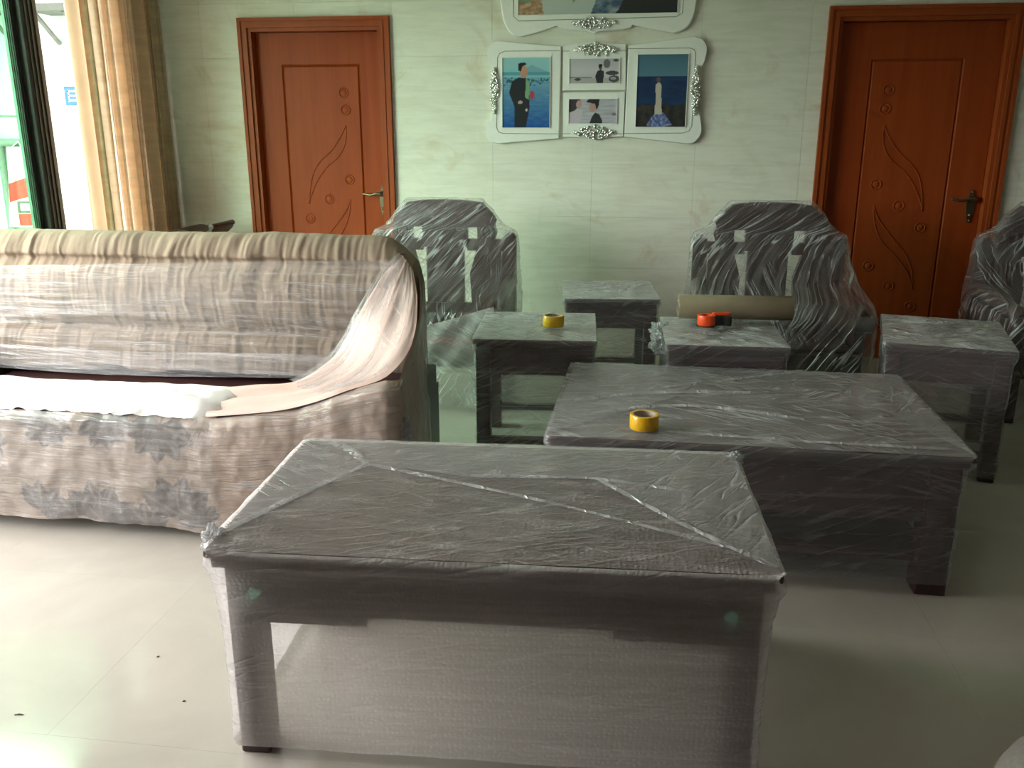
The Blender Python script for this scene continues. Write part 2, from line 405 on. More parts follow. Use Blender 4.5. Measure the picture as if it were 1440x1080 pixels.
for i in range(17):
    for j in range(10):
        r0 = (max(XL, tx0+i*TW), min(XR, tx0+(i+1)*TW), max(0, tz0+j*TH), min(ZC, tz0+(j+1)*TH))
        if r0[1]-r0[0] < .02 or r0[3]-r0[2] < .02: continue
        rs = [r0]
        for d in DOORS: rs = [q for r in rs for q in rect_sub(r, (d[0], d[1], -1, d[2]))]
        for (a, b, c, e) in rs:
            if b-a < .01 or e-c < .01: continue
            k = (round(b-a, 3), round(e-c, 3)); g = .0006
            if k not in wt: wt[k] = MB().box(g, k[0]-g, 0, .006, g, k[1]-g).mesh('wall_tile', M['walltile'])
            o = bpy.data.objects.new('wall_tile', wt[k]); COL.objects.link(o); o.location = (a, YB, c); o.parent = wall_back

# left wall with two wide openings onto the balcony
wl = MB(); OP = [(.9, 2.3), (2.45, 5.45)]; HT = 2.5
wl.box(XL-.14, XL, YF-.12, OP[0][0], -.1, ZC); wl.box(XL-.14, XL, OP[0][1], OP[1][0], -.1, ZC); wl.box(XL-.14, XL, OP[1][1], YB+.16, -.1, ZC)
for a, b in OP: wl.box(XL-.14, XL, a, b, HT, ZC); wl.box(XL-.14, XL, a, b, -.1, 0)
struct(wl.build('wall_left', M['plain_wall']))
def sliding(name, y0, y1, stiles, panes, mats):
    f = MB(); x0, x1 = XL-.11, XL-.02
    f.box(x0, x1, y0, y0+.05, 0, HT); f.box(x0, x1, y1-.05, y1, 0, HT); f.box(x0, x1, y0+.05, y1-.05, HT-.06, HT); f.box(x0, x1, y0+.05, y1-.05, .0, .035)
    o = struct(f.build(name, M['alu']))
    for (a, b, lay) in stiles:
        s = MB(); xa = XL-.10+lay*.045
        s.box(xa, xa+.04, a, b, .035, HT-.06, .004)
        for q in (.25, .5, .75): s.box(xa+.038, xa+.046, a+(b-a)*q-.008, a+(b-a)*q+.004, .04, HT-.065)
        s.build('stile', M['alu'], o)
    for (a, b, lay), mat in zip(panes, mats):
        xa = XL-.085+lay*.045
        MB().box(xa, xa+.006, a, b, .09, HT-.12).build('pane', mat, o)
        MB().box(xa-.014, xa+.022, a, b, .035, .09).box(xa-.014, xa+.022, a, b, HT-.12, HT-.06).build('sash_rail', M['alu'], o)
    return o
win = sliding('window_1', 2.45, 5.45, [(2.5, 2.57, 0), (3.5, 3.58, 0), (4.655, 4.725, 0), (4.70, 4.84, 1)], [(2.57, 3.5, 0), (3.58, 4.655, 0)], (M['clear_glass'], M['green_glass']))
tr = MB()
for k in range(3): tr.box(XL-.06+.0, XL-.045, 4.605+k*.017, 4.614+k*.017, .05, HT-.07)
tr.build('track_strip', M['alu_green_lit'], win)  # frame tracks, coloured as if lit green
sliding('window_2', .9, 2.3, [(.95, 1.01, 0), (1.55, 1.63, 0), (1.56, 1.64, 1), (2.19, 2.25, 1)], [(1.01, 1.55, 0), (1.64, 2.19, 1)], (M['clear_glass'],)*2)

# ------------------------------------------------------------------ doors
S1o = [(-1.992, 1.501), (-2.031, 1.428), (-2.099, 1.339), (-2.184, 1.264), (-2.237, 1.189), (-2.268, 1.083), (-2.283, 0.975)]
S1i = [(-1.99, 1.497), (-2.002, 1.384), (-2.054, 1.295), (-2.138, 1.227), (-2.207, 1.144), (-2.263, 1.037), (-2.283, 0.975)]
S2o = [(-1.982, 1.009), (-2.027, 0.917), (-2.14, 0.783), (-2.215, .70), (-2.265, .59), (-2.283, .47)]
S2i = [(-1.982, 1.000), (-2.004, 0.886), (-2.059, 0.777), (-2.15, .69), (-2.24, .58), (-2.283, .47)]
CI = [(-1.995, 1.71), (-1.987, 1.6), (-1.983, 1.141), (-2.135, 1.008), (-2.282, 0.872), (-1.99, .62), (-2.13, .49), (-2.28, .36)]
def make_door(name, x0, x1, top, pc, mirror, hx, hz):
    mx = (lambda x: pc - (x+2.146)) if mirror else (lambda x: pc + (x+2.146))
    cw = .085; root = MB()
    # stepped casing around the opening (one mesh), with a lining inside
    def ring(o, a, b, ya, yb):
        root.box(x0+a, x0+b, ya, yb, 0, top-a); root.box(x1-b, x1-a, ya, yb, 0, top-a); root.box(x0+b, x1-b, ya, yb, top-b, top-a)
    ring(0, 0, .022, YB-.030, YB+.10); ring(0, .022, .040, YB-.020, YB+.10); ring(0, .040, .062, YB-.026, YB+.10); ring(0, .062, cw, YB-.010, YB+.14)
    d = struct(root.build(name, M['door_frame']))
    lx0, lx1, lz1 = x0+cw, x1-cw, top-cw; px0, px1, pz0, pz1 = pc-.272, pc+.272, .20, 1.893
    f = MB(); ya, yb = YB+.055, YB+.095
    f.box(lx0+.003, px0, ya, yb, .008, lz1-.003); f.box(px1, lx1-.003, ya, yb, .008, lz1-.003)
    f.box(px0, px1, ya, yb, .008, pz0); f.box(px0, px1, ya, yb, pz1, lz1-.003)
    leaf = f.build('door_leaf', M['door'], d)
    g = MB(); k = .018
    g.box(px0+k, px1-k, ya+.001, ya+.02, pz0+k, pz1-k)
    # sloped bevel round the panel
    O = [(px0, pz0), (px1, pz0), (px1, pz1), (px0, pz1)]; I = [(px0+k*.5, pz0+k*.5), (px1-k*.5, pz0+k*.5), (px1-k*.5, pz1-k*.5), (px0+k*.5, pz1-k*.5)]; J = [(px0+k, pz0+k), (px1-k, pz0+k), (px1-k, pz1-k), (px0+k, pz1-k)]
    vs = [(p[0], ya, p[1]) for p in O] + [(p[0], ya+.011, p[1]) for p in I] + [(p[0], ya+.001, p[1]) for p in J]
    g.add(vs, [(i, (i+1) % 4, (i+1) % 4+4, i+4) for i in range(4)] + [(i+4, (i+1) % 4+4, (i+1) % 4+8, i+8) for i in range(4)])
    pn = g.build('door_panel', M['door'], leaf)
    for so, si in ((S1o, S1i), (S2o, S2i)):
        c = MB()
        for q in (so, si): c.tube([(mx(p[0]), ya+.0005, p[1]) for p in catmull(q, 5)], .0045, 6)
        c.build('carved_leaf', M['door'], leaf, True)
    for (cx, cz) in CI:
        c = MB(); c.tube([(mx(cx)+.031*math.cos(a*PI/12), ya+.0005, cz+.031*math.sin(a*PI/12)) for a in range(24)], .0045, 6, True)
        c.lathe([(.0, -.003), (.014, -.0025), (.020, 0), (.021, .002)], (mx(cx), ya, cz), 'y', 16)
        c.build('carved_ring', M['door'], leaf, True)
    h = MB(); y = ya
    pl = [(hx+.022*math.cos(a)*(1+.12*math.cos(4*a)), hz+.105*math.sin(a)*(1+.05*math.cos(6*a))) for a in [i*PI/18 for i in range(36)]]
    h.prism(pl, y-.008, y)
    hd = h.build('door_handle', M['bronze'], leaf, 40)
    l = MB(); l.lathe([(0, -.05), (.016, -.05), (.019, -.03), (.016, -.006), (.020, 0)], (hx, y-.008, hz+.045), 'y', 16)
    l.tube(catmull([(hx, y-.052, hz+.045), (hx-.035, y-.054, hz+.048), (hx-.075, y-.054, hz+.038), (hx-.115, y-.052, hz+.045), (hx-.128, y-.05, hz+.043)], 4), [.011]*5+[.010]*5+[.0085]*5+[.010]*2, 8)
    l.build('lever', M['bronze'], leaf, True)
    kk = MB(); kk.lathe([(0, -.014), (.010, -.012), (.012, 0)], (hx, y-.008, hz-.055), 'y', 12)
    for z in (hz+.09, hz-.09): kk.ico((hx, y-.008, z), .009, 1)
    kk.build('keyhole', M['bronze'], leaf, True)
    return d
make_door('door_1', *DOORS[0], -2.146, False, -1.748, 1.005)
make_door('door_2', *DOORS[1], 1.650, True, 2.070, 1.010)

# ------------------------------------------------------------------ balcony seen through the opening
BY = 6.70
struct(MB().box(-6.5, XL-.14, YF, BY+.3, -.15, -.03).build('balcony_floor', M['out_floor']))
struct(MB().box(-5.5, XL-.14, BY, BY+.2, -.1, 2.95).build('wall_outside', M['out_wall']))
struct(MB().box(-5.5, -5.3, 5.0, BY, -.1, 2.75).build('wall_added_shade', M['out_wall']))  # unseen side wall, added to keep sky light off the outer wall
struct(MB().box(-5.5, XL-.14, 4.9, BY, 2.75, 2.9).build('roof_added_shade', M['out_wall']))  # unseen slab overhead, added to shade this end of the balcony
sg = MB().box(-4.445, -4.300, BY-.014, BY-.002, 1.650, 1.790, .003).build('notice_plate', M['sign_blue'])
tag(sg, 'small blue notice plate on the pale balcony wall', 'sign')
q = MB()
for z in (1.755, 1.722, 1.688): q.box(-4.415, -4.335, BY-.0165, BY-.014, z-.006, z+.006)
q.box(-4.415, -4.405, BY-.0165, BY-.014, 1.675, 1.765); q.box(-4.345, -4.335, BY-.0165, BY-.014, 1.675, 1.765)
q.build('printed_mark', M['sign_white'], sg)
def bracket(x, z, s, label):
    m = MB(); m.box(x-.03, x+.30*s, BY-.30, BY-.003, z-.02, z+.03)
    for yy in (BY-.03,): m.tube([(x+.02, BY-.01, z-.22), (x+.02, BY-.28, z-.02)], .018, 6); m.tube([(x+.26*s, BY-.01, z-.22), (x+.26*s, BY-.28, z-.02)], .018, 6)
    return tag(m.build('wall_bracket', M['bracket']), label, 'bracket')
bracket(-4.45, 2.32, 1.0, 'dark metal wall bracket above the blue notice plate')
bracket(-5.10, 2.33, 1.1, 'dark metal wall bracket seen through green tinted glass')
pn = thing('corrugated_sheet', 'pale green corrugated sheet leaning under the blue notice plate', 'sheet', (-4.30, BY-.05, -.03))
m = MB(); prof = []
for i in range(41):
    x = -.26+i*.0225; prof.append((x, .018*math.sin(x*24)))
m.grid(lambda u, v: (prof[int(round(u*40))][0], prof[int(round(u*40))][1], v*1.60), 40, 2)
m.grid(lambda u, v: (prof[int(round(u*40))][0], prof[int(round(u*40))][1]+.004, v*1.60), 40, 2)
m.build('sheet_panel', M['panel'], pn, True)
MB().box(-.27, .65, -.03, .03, 1.585, 1.625, .004).build('top_rail', M['panel'], pn)
pp = MB(); pp.tube([(-5.28, BY-.05, 1.37), (-4.72, BY-.05, 1.37)], .030, 10); pp.tube([(-5.03, BY-.05, 1.37), (-5.05, BY-.05, -.03)], .026, 10)
pw = tag(pp.build('water_pipe', M['pipe'], None, True), 'grey water pipe with a tee on the balcony wall', 'pipe')
v = MB(); v.lathe([(.0, -.05), (.04, -.045), (.045, 0), (.04, .045), (0, .05)], (-4.76, BY-.05, 1.37), 'x', 12); v.tube([(-4.76, BY-.05, 1.37), (-4.76, BY-.05, 1.47)], .014, 8); v.box(-4.81, -4.71, BY-.062, BY-.038, 1.46, 1.475)
v.build('valve', M['pipe'], pw, 40)
wr = MB(); wr.tube([(-5.28, BY-.008, 1.575), (-4.55, BY-.008, 1.565)], .007, 6); tag(wr.build('wall_cable', M['pipe']), 'thin cable along the balcony wall above the pipe', 'cable')
hx = thing('shopping_bag', 'red and white printed bag hanging from the balcony pipe', 'bag', (-4.86, BY-.11, .72))
def bagp(u, v):
    x = -.13+.26*u+.05*(v-.5); z = .62*v; return (x*(1-.35*v), -.03*math.sin(u*PI)*(1+.3*math.sin(7*v))+.008*math.sin(19*u+5*v), z)
m = MB(); m.grid(bagp, 12, 14); m.grid(lambda u, v: (bagp(u, v)[0], .035*math.sin(u*PI), bagp(u, v)[2]), 12, 14)
m.build('bag_body', M['bag'], hx, True)
m = MB(); m.grid(lambda u, v: (lambda p: (p[0], p[1]-.004, p[2]))(bagp(u, .30+.24*v+.10*u)), 10, 5); m.build('printed_band', M['red'], hx, True)
m = MB(); m.grid(lambda u, v: (lambda p: (p[0], p[1]-.004, p[2]))(bagp(.45+.5*u, .02+.15*v)), 6, 4); m.build('printed_band', M['red'], hx, True)
m = MB()
for a in (.18, .30): m.grid(lambda u, v, a=a: (lambda p: (p[0], p[1]-.006, p[2]))(bagp(.45+.4*u, a+.03*v)), 4, 1)
m.grid(lambda u, v: (lambda p: (p[0], p[1]-.006, p[2]))(bagp(.45+.1*u, .18+.14*v)), 1, 3)
m.build('printed_mark', M['bracket'], hx)
m = MB(); m.tube([(-.05, 0, .60), (0.02, .02, .66), (.06, 0, .60)], .006, 6); m.build('bag_handle', M['bag'], hx, True)

# ------------------------------------------------------------------ curtain
ct = thing('curtain', 'gold beige drawn curtain bunched in folds beside the balcony door', 'curtain', (-3.19, 5.45, 0.02))
def cur(u, v):
    spread = 1.0 - .06*v; y = -.42+.90*u-.03*v*(u-.5); ph = u*2*PI*14
    a = .036*(.6+.4*math.sin(u*17+1)); 
    return (a*math.sin(ph+.5*math.sin(3*v+u*9)) + .02*math.sin(ph*.37+2), y+.012*math.sin(ph*2+1), 2.62*v)
m = MB(); m.grid(cur, 190, 14, 0, lambda u, v: (u, v)); m.build('curtain_cloth', M['curtain'], ct, True)
m = MB(); m.grid(lambda u, v: (-.035+.02*math.sin(u*8+v*3)-.01*v, -.50+.17*u-.02*math.sin(3*v+1), 2.62*v), 24, 14, 0, lambda u, v: (u, v))
m.build('curtain_lining', M['lining'], ct, True)
cr = thing('curtain_rail', 'dark curtain rail above the balcony door', 'rail', (-3.19, 4.2, 2.66))
m = MB(); m.tube([(0, -1.9, .02), (0, 1.78, .02)], .016, 10); m.build('rod', M['alu'], cr, True)
for yy in (-1.7, 0, 1.7): m = MB(); m.box(-.11, .01, yy-.01, yy+.01, .035, .05); m.build('bracket', M['alu'], cr)

# ------------------------------------------------------------------ console behind the sofa
cn = thing('console_table', 'dark wooden console with a curled top end between curtain and door', 'table', (-3.015, 5.70, 0))
m = MB(); top = catmull([(-.12, .80), (-.06, .83), (.02, .845), (.12, .825), (.19, .82), (.235, .85), (.25, .87)], 5)
lo = [(x, z-.035-.02*math.sin((x+.22)*9)*(1 if x < .1 else .3)) for x, z in top]
m.prism(top+lo[::-1], -.16, .16, 'y'); m.lathe([(0, -.162), (.018, -.16), (.018, .16), (0, .162)], (.245, 0, .862), 'y', 14); m.build('top', M['rosewood'], cn, 40)
for x in (-.09, .14):
    for y in (-.12, .12): MB().box(x-.02, x+.02, y-.02, y+.02, 0, .80, .004).build('leg', M['rosewood_v'], cn)

# ------------------------------------------------------------------ wedding picture frames
def inset(pts, d):
    cx = sum(p[0] for p in pts)/len(pts); cz = sum(p[1] for p in pts)/len(pts)
    return [(cx+(x-cx)*(1-d), cz+(z-cz)*(1-d)) for x, z in pts]
def board(pts, y0=5.968, y1=5.997, hole=None):
    m = MB(); b = inset(pts, .012); n = len(pts)
    vs = [(x, y0, z) for x, z in b] + [(x, y0+.006, z) for x, z in pts] + [(x, y1, z) for x, z in pts]
    fs = [list(range(n)), [2*n+i for i in range(n-1, -1, -1)]]
    for k in (0, n): fs += [(k+i, k+(i+1) % n, k+n+(i+1) % n, k+n+i) for i in range(n)]
    return m.add(vs, fs)
def rnd(pts, k=5): # smooth closed outline
    n = len(pts); out = []
    for i in range(n):
        p0, p1, p2, p3 = pts[i-1], pts[i], pts[(i+1) % n], pts[(i+2) % n]
        for j in range(k):
            t = j/k; out.append(tuple(.5*((2*b)+(-a+c)*t+(2*a-5*b+4*c-d)*t*t+(-a+3*b-3*c+d)*t**3) for a, b, c, d in zip(p0, p1, p2, p3)))
    return out
def soften(pts, sharp):
    out = []; n = len(pts)
    for i in range(n-1):
        p0 = pts[max(i-1, 0)] if i not in sharp else pts[i]; p1 = pts[i]; p2 = pts[i+1]; p3 = pts[min(i+2, n-1)] if i+1 not in sharp else pts[i+1]
        for j in range(5):
            t = j/5; out.append(tuple(.5*((2*b)+(-a+c)*t+(2*a-5*b+4*c-d)*t*t+(-a+3*b-3*c+d)*t**3) for a, b, c, d in zip(p0, p1, p2, p3)))
    out.append(pts[-1]); return out
LP = [(-0.527, 1.981), (-0.533, 1.419), (-0.932, 1.386), (-0.986, 1.402), (-1.012, 1.455), (-1.007, 1.513), (-0.97, 1.56), (-0.962, 1.716), (-0.972, 1.849), (-1.0, 1.921), (-0.995, 1.971), (-0.967, 2.009), (-0.93, 2.018)]
LG = [(-0.533, 1.954), (-0.886, 1.955), (-0.921, 1.942), (-0.935, 1.915), (-0.943, 1.487), (-0.93, 1.46), (-0.899, 1.45), (-0.538, 1.448)]
MT = [(-0.113, 1.714), (-0.515, 1.714), (-0.517, 1.981), (-0.437, 1.993), (-0.385, 1.992), (-0.317, 2.008), (-0.243, 1.995), (-0.122, 1.989)]
MBt = [(-0.512, 1.704), (-0.117, 1.704), (-0.119, 1.433), (-0.242, 1.425), (-0.301, 1.406), (-0.372, 1.426), (-0.508, 1.429)]
RP = [(-0.113, 1.43), (-0.106, 1.981), (0.298, 2.03), (0.345, 2.01), (0.376, 1.956), (0.363, 1.878), (0.345, 1.839), (0.342, 1.71), (0.343, 1.609), (0.367, 1.508), (0.368, 1.446), (0.329, 1.395), (0.271, 1.389)]
RG = [(-0.108, 1.961), (0.271, 1.962), (0.299, 1.952), (0.309, 1.928), (0.309, 1.497), (0.293, 1.467), (0.257, 1.454), (-0.112, 1.451)]
UPl = [(-0.918, 2.258), (-0.897, 2.139), (-0.859, 2.07), (-0.811, 2.044), (-0.747, 2.048), (-0.556, 2.1), (-0.513, 2.08), (-0.376, 2.068), (-0.318, 2.053), (-0.276, 2.067), (-0.115, 2.079), (-0.085, 2.1), (0.123, 2.057), (0.185, 2.051), (0.254, 2.084), (0.291, 2.151), (0.299, 2.236)]

def ell(x, z, cx, cz, a, b): return ((x-cx)/a)**2 + ((z-cz)/b)**2 < 1
def poly(x, z, P):
    c = False; n = len(P)
    for i in range(n):
        x1, z1 = P[i]; x2, z2 = P[(i+1) % n]
        if (z1 > z) != (z2 > z) and x < (x2-x1)*(z-z1)/(z2-z1)+x1: c = not c
    return c
def mixc(a, b, t): t = max(0, min(1, t)); return tuple(p+(q-p)*t for p, q in zip(a, b))
def ph_groom(u, v):
    n = fbm(u*6, v*40, 1)*.5
    if v > .72: c = mixc((150, 200, 205), (125, 185, 195), (1-v)*3)
    else: c = mixc((112, 165, 190), (30, 78, 150), (.72-v)/.72 + n*.35)
    if v > .80 and poly(u, v, [(.4, .80), (.55, .87), (.62, .90), (.7, .87), (.95, .80)]): c = (120, 165, 185)
    if .75 < v < .80: c = (80, 150, 165)
    if .60 < v < .72 and fbm(u*14, v*20, 3) > .02+abs(v-.67)*4: c = (45, 90, 100)
    if poly(u, v, [(.20, .66), (.34, .72), (.50, .71), (.56, .60), (.58, .30), (.50, .0), (.26, .0), (.26, .30), (.14, .50)]): c = (36, 40, 46)
    if poly(u, v, [(.50, .70), (.58, .64), (.56, .40), (.48, .44)]): c = (120, 165, 120)
    if ell(u, v, .63, .47, .05, .06): c = (170, 60, 70)
    if ell(u, v, .45, .80, .085, .09): c = (188, 140, 118)
    if poly(u, v, [(.34, .92), (.46, .935), (.52, .91), (.42, .875), (.39, .80), (.34, .82)]): c = (34, 32, 34)
    if ell(u, v, .38, .365, .05, .025): c = (188, 150, 130)
    if ell(u, v, .51, .255, .025, .02): c = (200, 190, 175)
    return c
def ph_beach(u, v):
    c = mixc((205, 200, 210), (185, 182, 190), abs(v-.5)*2)
    if v < .22: c = (178, 172, 172)
    if .22 < v < .26 and u < .45: c = (120, 116, 122)
    if ell(u, v, .17, .16, .07, .05): c = (70, 68, 70)
    if ell(u, v, .86, .42, .13, .09) or ell(u, v, .90, .18, .11, .14): c = (70, 70, 76)
    if ell(u, v, .88, .20, .06, .06): c = (160, 155, 158)
    if ell(u, v, .75, .80, .07, .18): c = (110, 105, 108)
    if ell(u, v, .93, .93, .06, .05): c = (80, 80, 84)
    if poly(u, v, [(.56, .50), (.63, .56), (.70, .48), (.68, 0), (.56, 0), (.52, .28)]): c = (46, 48, 52)
    if ell(u, v, .62, .66, .035, .10): c = (80, 68, 66)
    if ell(u, v, .62, .72, .04, .07): c = (38, 36, 38)
    return c
def ph_close(u, v):
    c = mixc((195, 190, 202), (165, 162, 176), .5+fbm(u*3, v*16, 2)*.8)
    if ell(u, v, .12, .45, .16, .55) and v < .5: c = (196, 182, 196)
    if poly(u, v, [(0, 1), (.24, 1), (.22, .75), (.12, .52), (0, .45)]): c = (62, 54, 60)
    if ell(u, v, .21, .78, .06, .16): c = (190, 150, 148)
    if poly(u, v, [(.44, 0), (.48, .25), (.55, .45), (.64, .38), (.70, .15), (.70, 0)]): c = (50, 52, 54)
    if ell(u, v, .50, .66, .07, .20): c = (186, 140, 132)
    if poly(u, v, [(.36, .88), (.42, 1), (.64, 1), (.62, .70), (.58, .55), (.55, .80)]): c = (44, 42, 46)
    if ell(u, v, .95, .38, .05, .06): c = (110, 108, 120)
    return c
def ph_bride(u, v):
    if v > .70: c = mixc((66, 106, 130), (84, 124, 146), (1-v)*3)
    else: c = mixc((24, 42, 78), (28, 52, 92), fbm(u*3, v*22, 5)+.5)
    if v < .30+.05*fbm(u*6, 0, 2): c = mixc((34, 36, 40), (62, 52, 44), fbm(u*9, v*9, 7)+.4)
    if poly(u, v, [(.22, .02), (.30, .12), (.40, .20), (.55, .20), (.66, .10), (.74, .03), (.5, -.01)]): c = mixc((60, 78, 140), (150, 160, 200), fbm(u*22, v*22, 9)+.4)
    if poly(u, v, [(.37, .17), (.39, .40), (.37, .58), (.44, .63), (.49, .58), (.50, .40), (.52, .17)]): c = (196, 186, 172)
    if ell(u, v, .43, .655, .04, .035): c = (96, 76, 70)
    return c
def ph_big(u, v):
    c = (186, 196, 190)
    if v < .55 and u < .16 - .10*v + .03*fbm(v*9, 1, 3): c = mixc((150, 104, 70), (196, 168, 140), fbm(u*24, v*30, 3)+.5)
    if v > .12 and u < .10+.05*fbm(v*5, 2): c = (110, 150, 120)
    if poly(u, v, [(.34, .10), (.42, .20), (.46, .45), (.38, .40)]): c = (132, 146, 74)
    if poly(u, v, [(.46, 0), (.52, .22), (.58, .5), (.66, .8), (.8, .6), (.76, 0)]): c = mixc((60, 84, 112), (150, 162, 172), fbm(u*16, v*16, 4)+.35)
    if poly(u, v, [(.62, 0), (.70, .22), (.76, .62), (.86, .9), (1.01, .95), (1.01, -.01)]): c = (40, 42, 44)
    if ell(u, v, .70, .86, .05, .10): c = (190, 146, 124)
    return c
def photo(parent, x0, x1, z0, z1, fn, nx, nz, y=5.9645, glass=True):
    m = MB(); m.grid(lambda u, v: (x0+(x1-x0)*u, y, z0+(z1-z0)*v), nx, nz)
    o = m.build('photograph', M['photo'], parent)
    paint(o, lambda c: lin(mixc(fn((c.x-x0)/(x1-x0), (c.z-z0)/(z1-z0)), (150, 150, 150), .12)))
    r = MB(); e = .004
    for (a, b, c, d) in ((x0-e, x0, z0-e, z1+e), (x1, x1+e, z0-e, z1+e), (x0, x1, z0-e, z0), (x0, x1, z1, z1+e)): r.box(a, b, y-.005, 5.969, c, d)
    r.build('rebate_lip', M['white_lacquer'], o)
    return o
def ornament(parent, cx, cz, w_, h_, seed, vertical=False):
    rd = random.Random(seed); m = MB()
    L = max(w_, h_)
    for i in range(95):
        a = rd.uniform(-1, 1); amp = (1-abs(a)**1.5)
        b = rd.uniform(-1, 1)*amp
        x, z = (a*w_/2, b*h_/2) if not vertical else (b*w_/2, a*h_/2)
        rot = Matrix.Rotation(rd.uniform(0, PI), 3, 'Y') @ Matrix.Rotation(rd.uniform(-.5, .5), 3, 'X')
        m.ico((cx+x, 5.962-rd.uniform(0, .008), cz+z), rd.uniform(.007, .013), 1, 0, (1.5, .55, .65), rot)
    for i in range(7):
        a = i/3-1; x, z = (a*w_*.42, 0) if not vertical else (0, a*h_*.42)
        m.lathe([(0, -.012), (.006, -.011), (.010, -.004), (.012, 0)], (cx+x, 5.962, cz+z), 'y', 8)
    m.tube([(cx-(w_/2 if not vertical else 0), 5.963, cz-(h_/2 if vertical else 0)), (cx+(w_/2 if not vertical else 0), 5.963, cz+(h_/2 if vertical else 0))], .004, 6)
    return m.build('floral_ornament', M['silver'], parent, True)
pf = thing('picture_frame', 'white collage frame of four wedding photos with silver flowers', 'picture frame', (0, 0, 0))
board(soften(LP, (0, 1, 2, 12))).build('frame_panel', M['white_lacquer'], pf)
board(MT).build('frame_panel', M['white_lacquer'], pf)
board(MBt).build('frame_panel', M['white_lacquer'], pf)
board(soften(RP, (0, 1, 2, 12))).build('frame_panel', M['white_lacquer'], pf)
for g in (LG, RG): MB().tube([(x, 5.9677, z) for x, z in g], .0022, 6).build('inlay_line', M['groove'], pf)
for (a, b, z) in ((-.515, -.475, 1.951), (-.16, -.122, 1.949), (-.508, -.46, 1.449), (-.165, -.12, 1.449)): MB().tube([(a, 5.9677, z), (b, 5.9677, z)], .002, 6).build('inlay_line', M['groove'], pf)
photo(pf, -.903, -.596, 1.487, 1.915, ph_groom, 76, 106)
photo(pf, -.472, -.158, 1.757, 1.904, ph_beach, 90, 44)
photo(pf, -.472, -.167, 1.513, 1.662, ph_close, 90, 46)
photo(pf, -.044, .267, 1.492, 1.926, ph_bride, 76, 106)
ornament(pf, -.31, 1.957, .27, .085, 1); ornament(pf, -.306, 1.458, .26, .085, 2)
ornament(pf, -.955, 1.716, .06, .28, 3, True); ornament(pf, .322, 1.71, .06, .29, 4, True)
uf = thing('picture_frame', 'large white scalloped frame with one photo above the collage frame', 'picture frame', (0, 0, 0))
up = soften(UPl, (5, 8, 11)); zc = 2.48
top = [(x, 2*zc-z) for x, z in up[::-1]]
board(up+top).build('frame_panel', M['white_lacquer'], uf)
photo(uf, -.80, .184, 2.167, 2.80, ph_big, 120, 80)
MB().tube([(-.83, 5.9677, 2.80), (-.832, 5.9677, 2.16), (-.80, 5.9677, 2.133), (.18, 5.9677, 2.143), (.217, 5.9677, 2.165), (.217, 5.9677, 2.80)], .0022, 6).build('inlay_line', M['groove'], uf)
ornament(uf, -.318, 2.112, .27, .075, 5)

# ------------------------------------------------------------------ stretch film shells
def rrect(x0, x1, y0, y1, r, n=14):
    r = min(r, (x1-x0)/2-.001, (y1-y0)/2-.001); pts = []
    def seg(a, b): 
        for i in range(n): t = i/n; pts.append((a[0]+(b[0]-a[0])*t, a[1]+(b[1]-a[1])*t))
    def arc(cx, cy, a0):
        for i in range(4): a = a0+i*PI/8; pts.append((cx+r*math.cos(a), cy+r*math.sin(a)))
    arc(x0+r, y0+r, PI); seg((x0+r, y0), (x1-r, y0)); arc(x1-r, y0+r, 1.5*PI); seg((x1, y0+r), (x1, y1-r))
    arc(x1-r, y1-r, 0); seg((x1-r, y1), (x0+r, y1)); arc(x0+r, y1-r, .5*PI); seg((x0, y1-r), (x0, y0+r))
    return pts
def film_shell(parent, rings, side, topm, r=.02, amp=.004, seed=0, sub=3, cap=True, tamp=None, name='film_wrap', n=14):
    """rings from bottom to top: (z, x0, x1, y0, y1); top closed by shrinking rings"""
    m = MB(); R_ = []
    for i in range(len(rings)-1):
        for k in range(sub):
            t = k/sub; R_.append(tuple(a+(b-a)*t for a, b in zip(rings[i], rings[i+1])))
    R_.append(rings[-1])
    N = len(rrect(0, 1, 0, 1, .1, n)); per = []
    vs = []; uv = []
    cx = (rings[0][1]+rings[0][2])/2; cy = (rings[0][3]+rings[0][4])/2
    for (z, x0, x1, y0, y1) in R_:
        P = rrect(x0, x1, y0, y1, r, n); acc = 0
        for i, (x, y) in enumerate(P+[P[0]]):
            if i: acc += math.dist(P[i-1], (x, y))
            d = Vector((x-(x0+x1)/2, y-(y0+y1)/2, 0)); d.normalize()
            dd = amp*(fbm(acc*7+seed, z*26, seed, 3)) + amp*.3
            vs.append((x+d.x*dd, y+d.y*dd, z+amp*.4*fbm(acc*5, z*9, seed+5))); uv.append((acc+seed*1.37, z))
        vs[-1] = vs[-(N+1)]
    K = N+1; fs = [(j*K+i, j*K+i+1, (j+1)*K+i+1, (j+1)*K+i) for j in range(len(R_)-1) for i in range(N)]
    m.add(vs, fs, 0, uv)
    if cap:
        z, x0, x1, y0, y1 = rings[-1]; ta = amp if tamp is None else tamp; nu, nv = 44, 30
        def top(u, v):
            x = x0+(x1-x0)*u; y = y0+(y1-y0)*v; e = min(u, 1-u, v, 1-v)*9
            return (x, y, z + .0012 + ta*min(1, e)*(abs(fbm(x*5+seed, y*8, seed, 4))*1.6))
        m.grid(top, nu, nv, 1, lambda u, v: (x0+(x1-x0)*u+seed, y0+(y1-y0)*v))
    return m.build(name, [side, topm], parent, True)
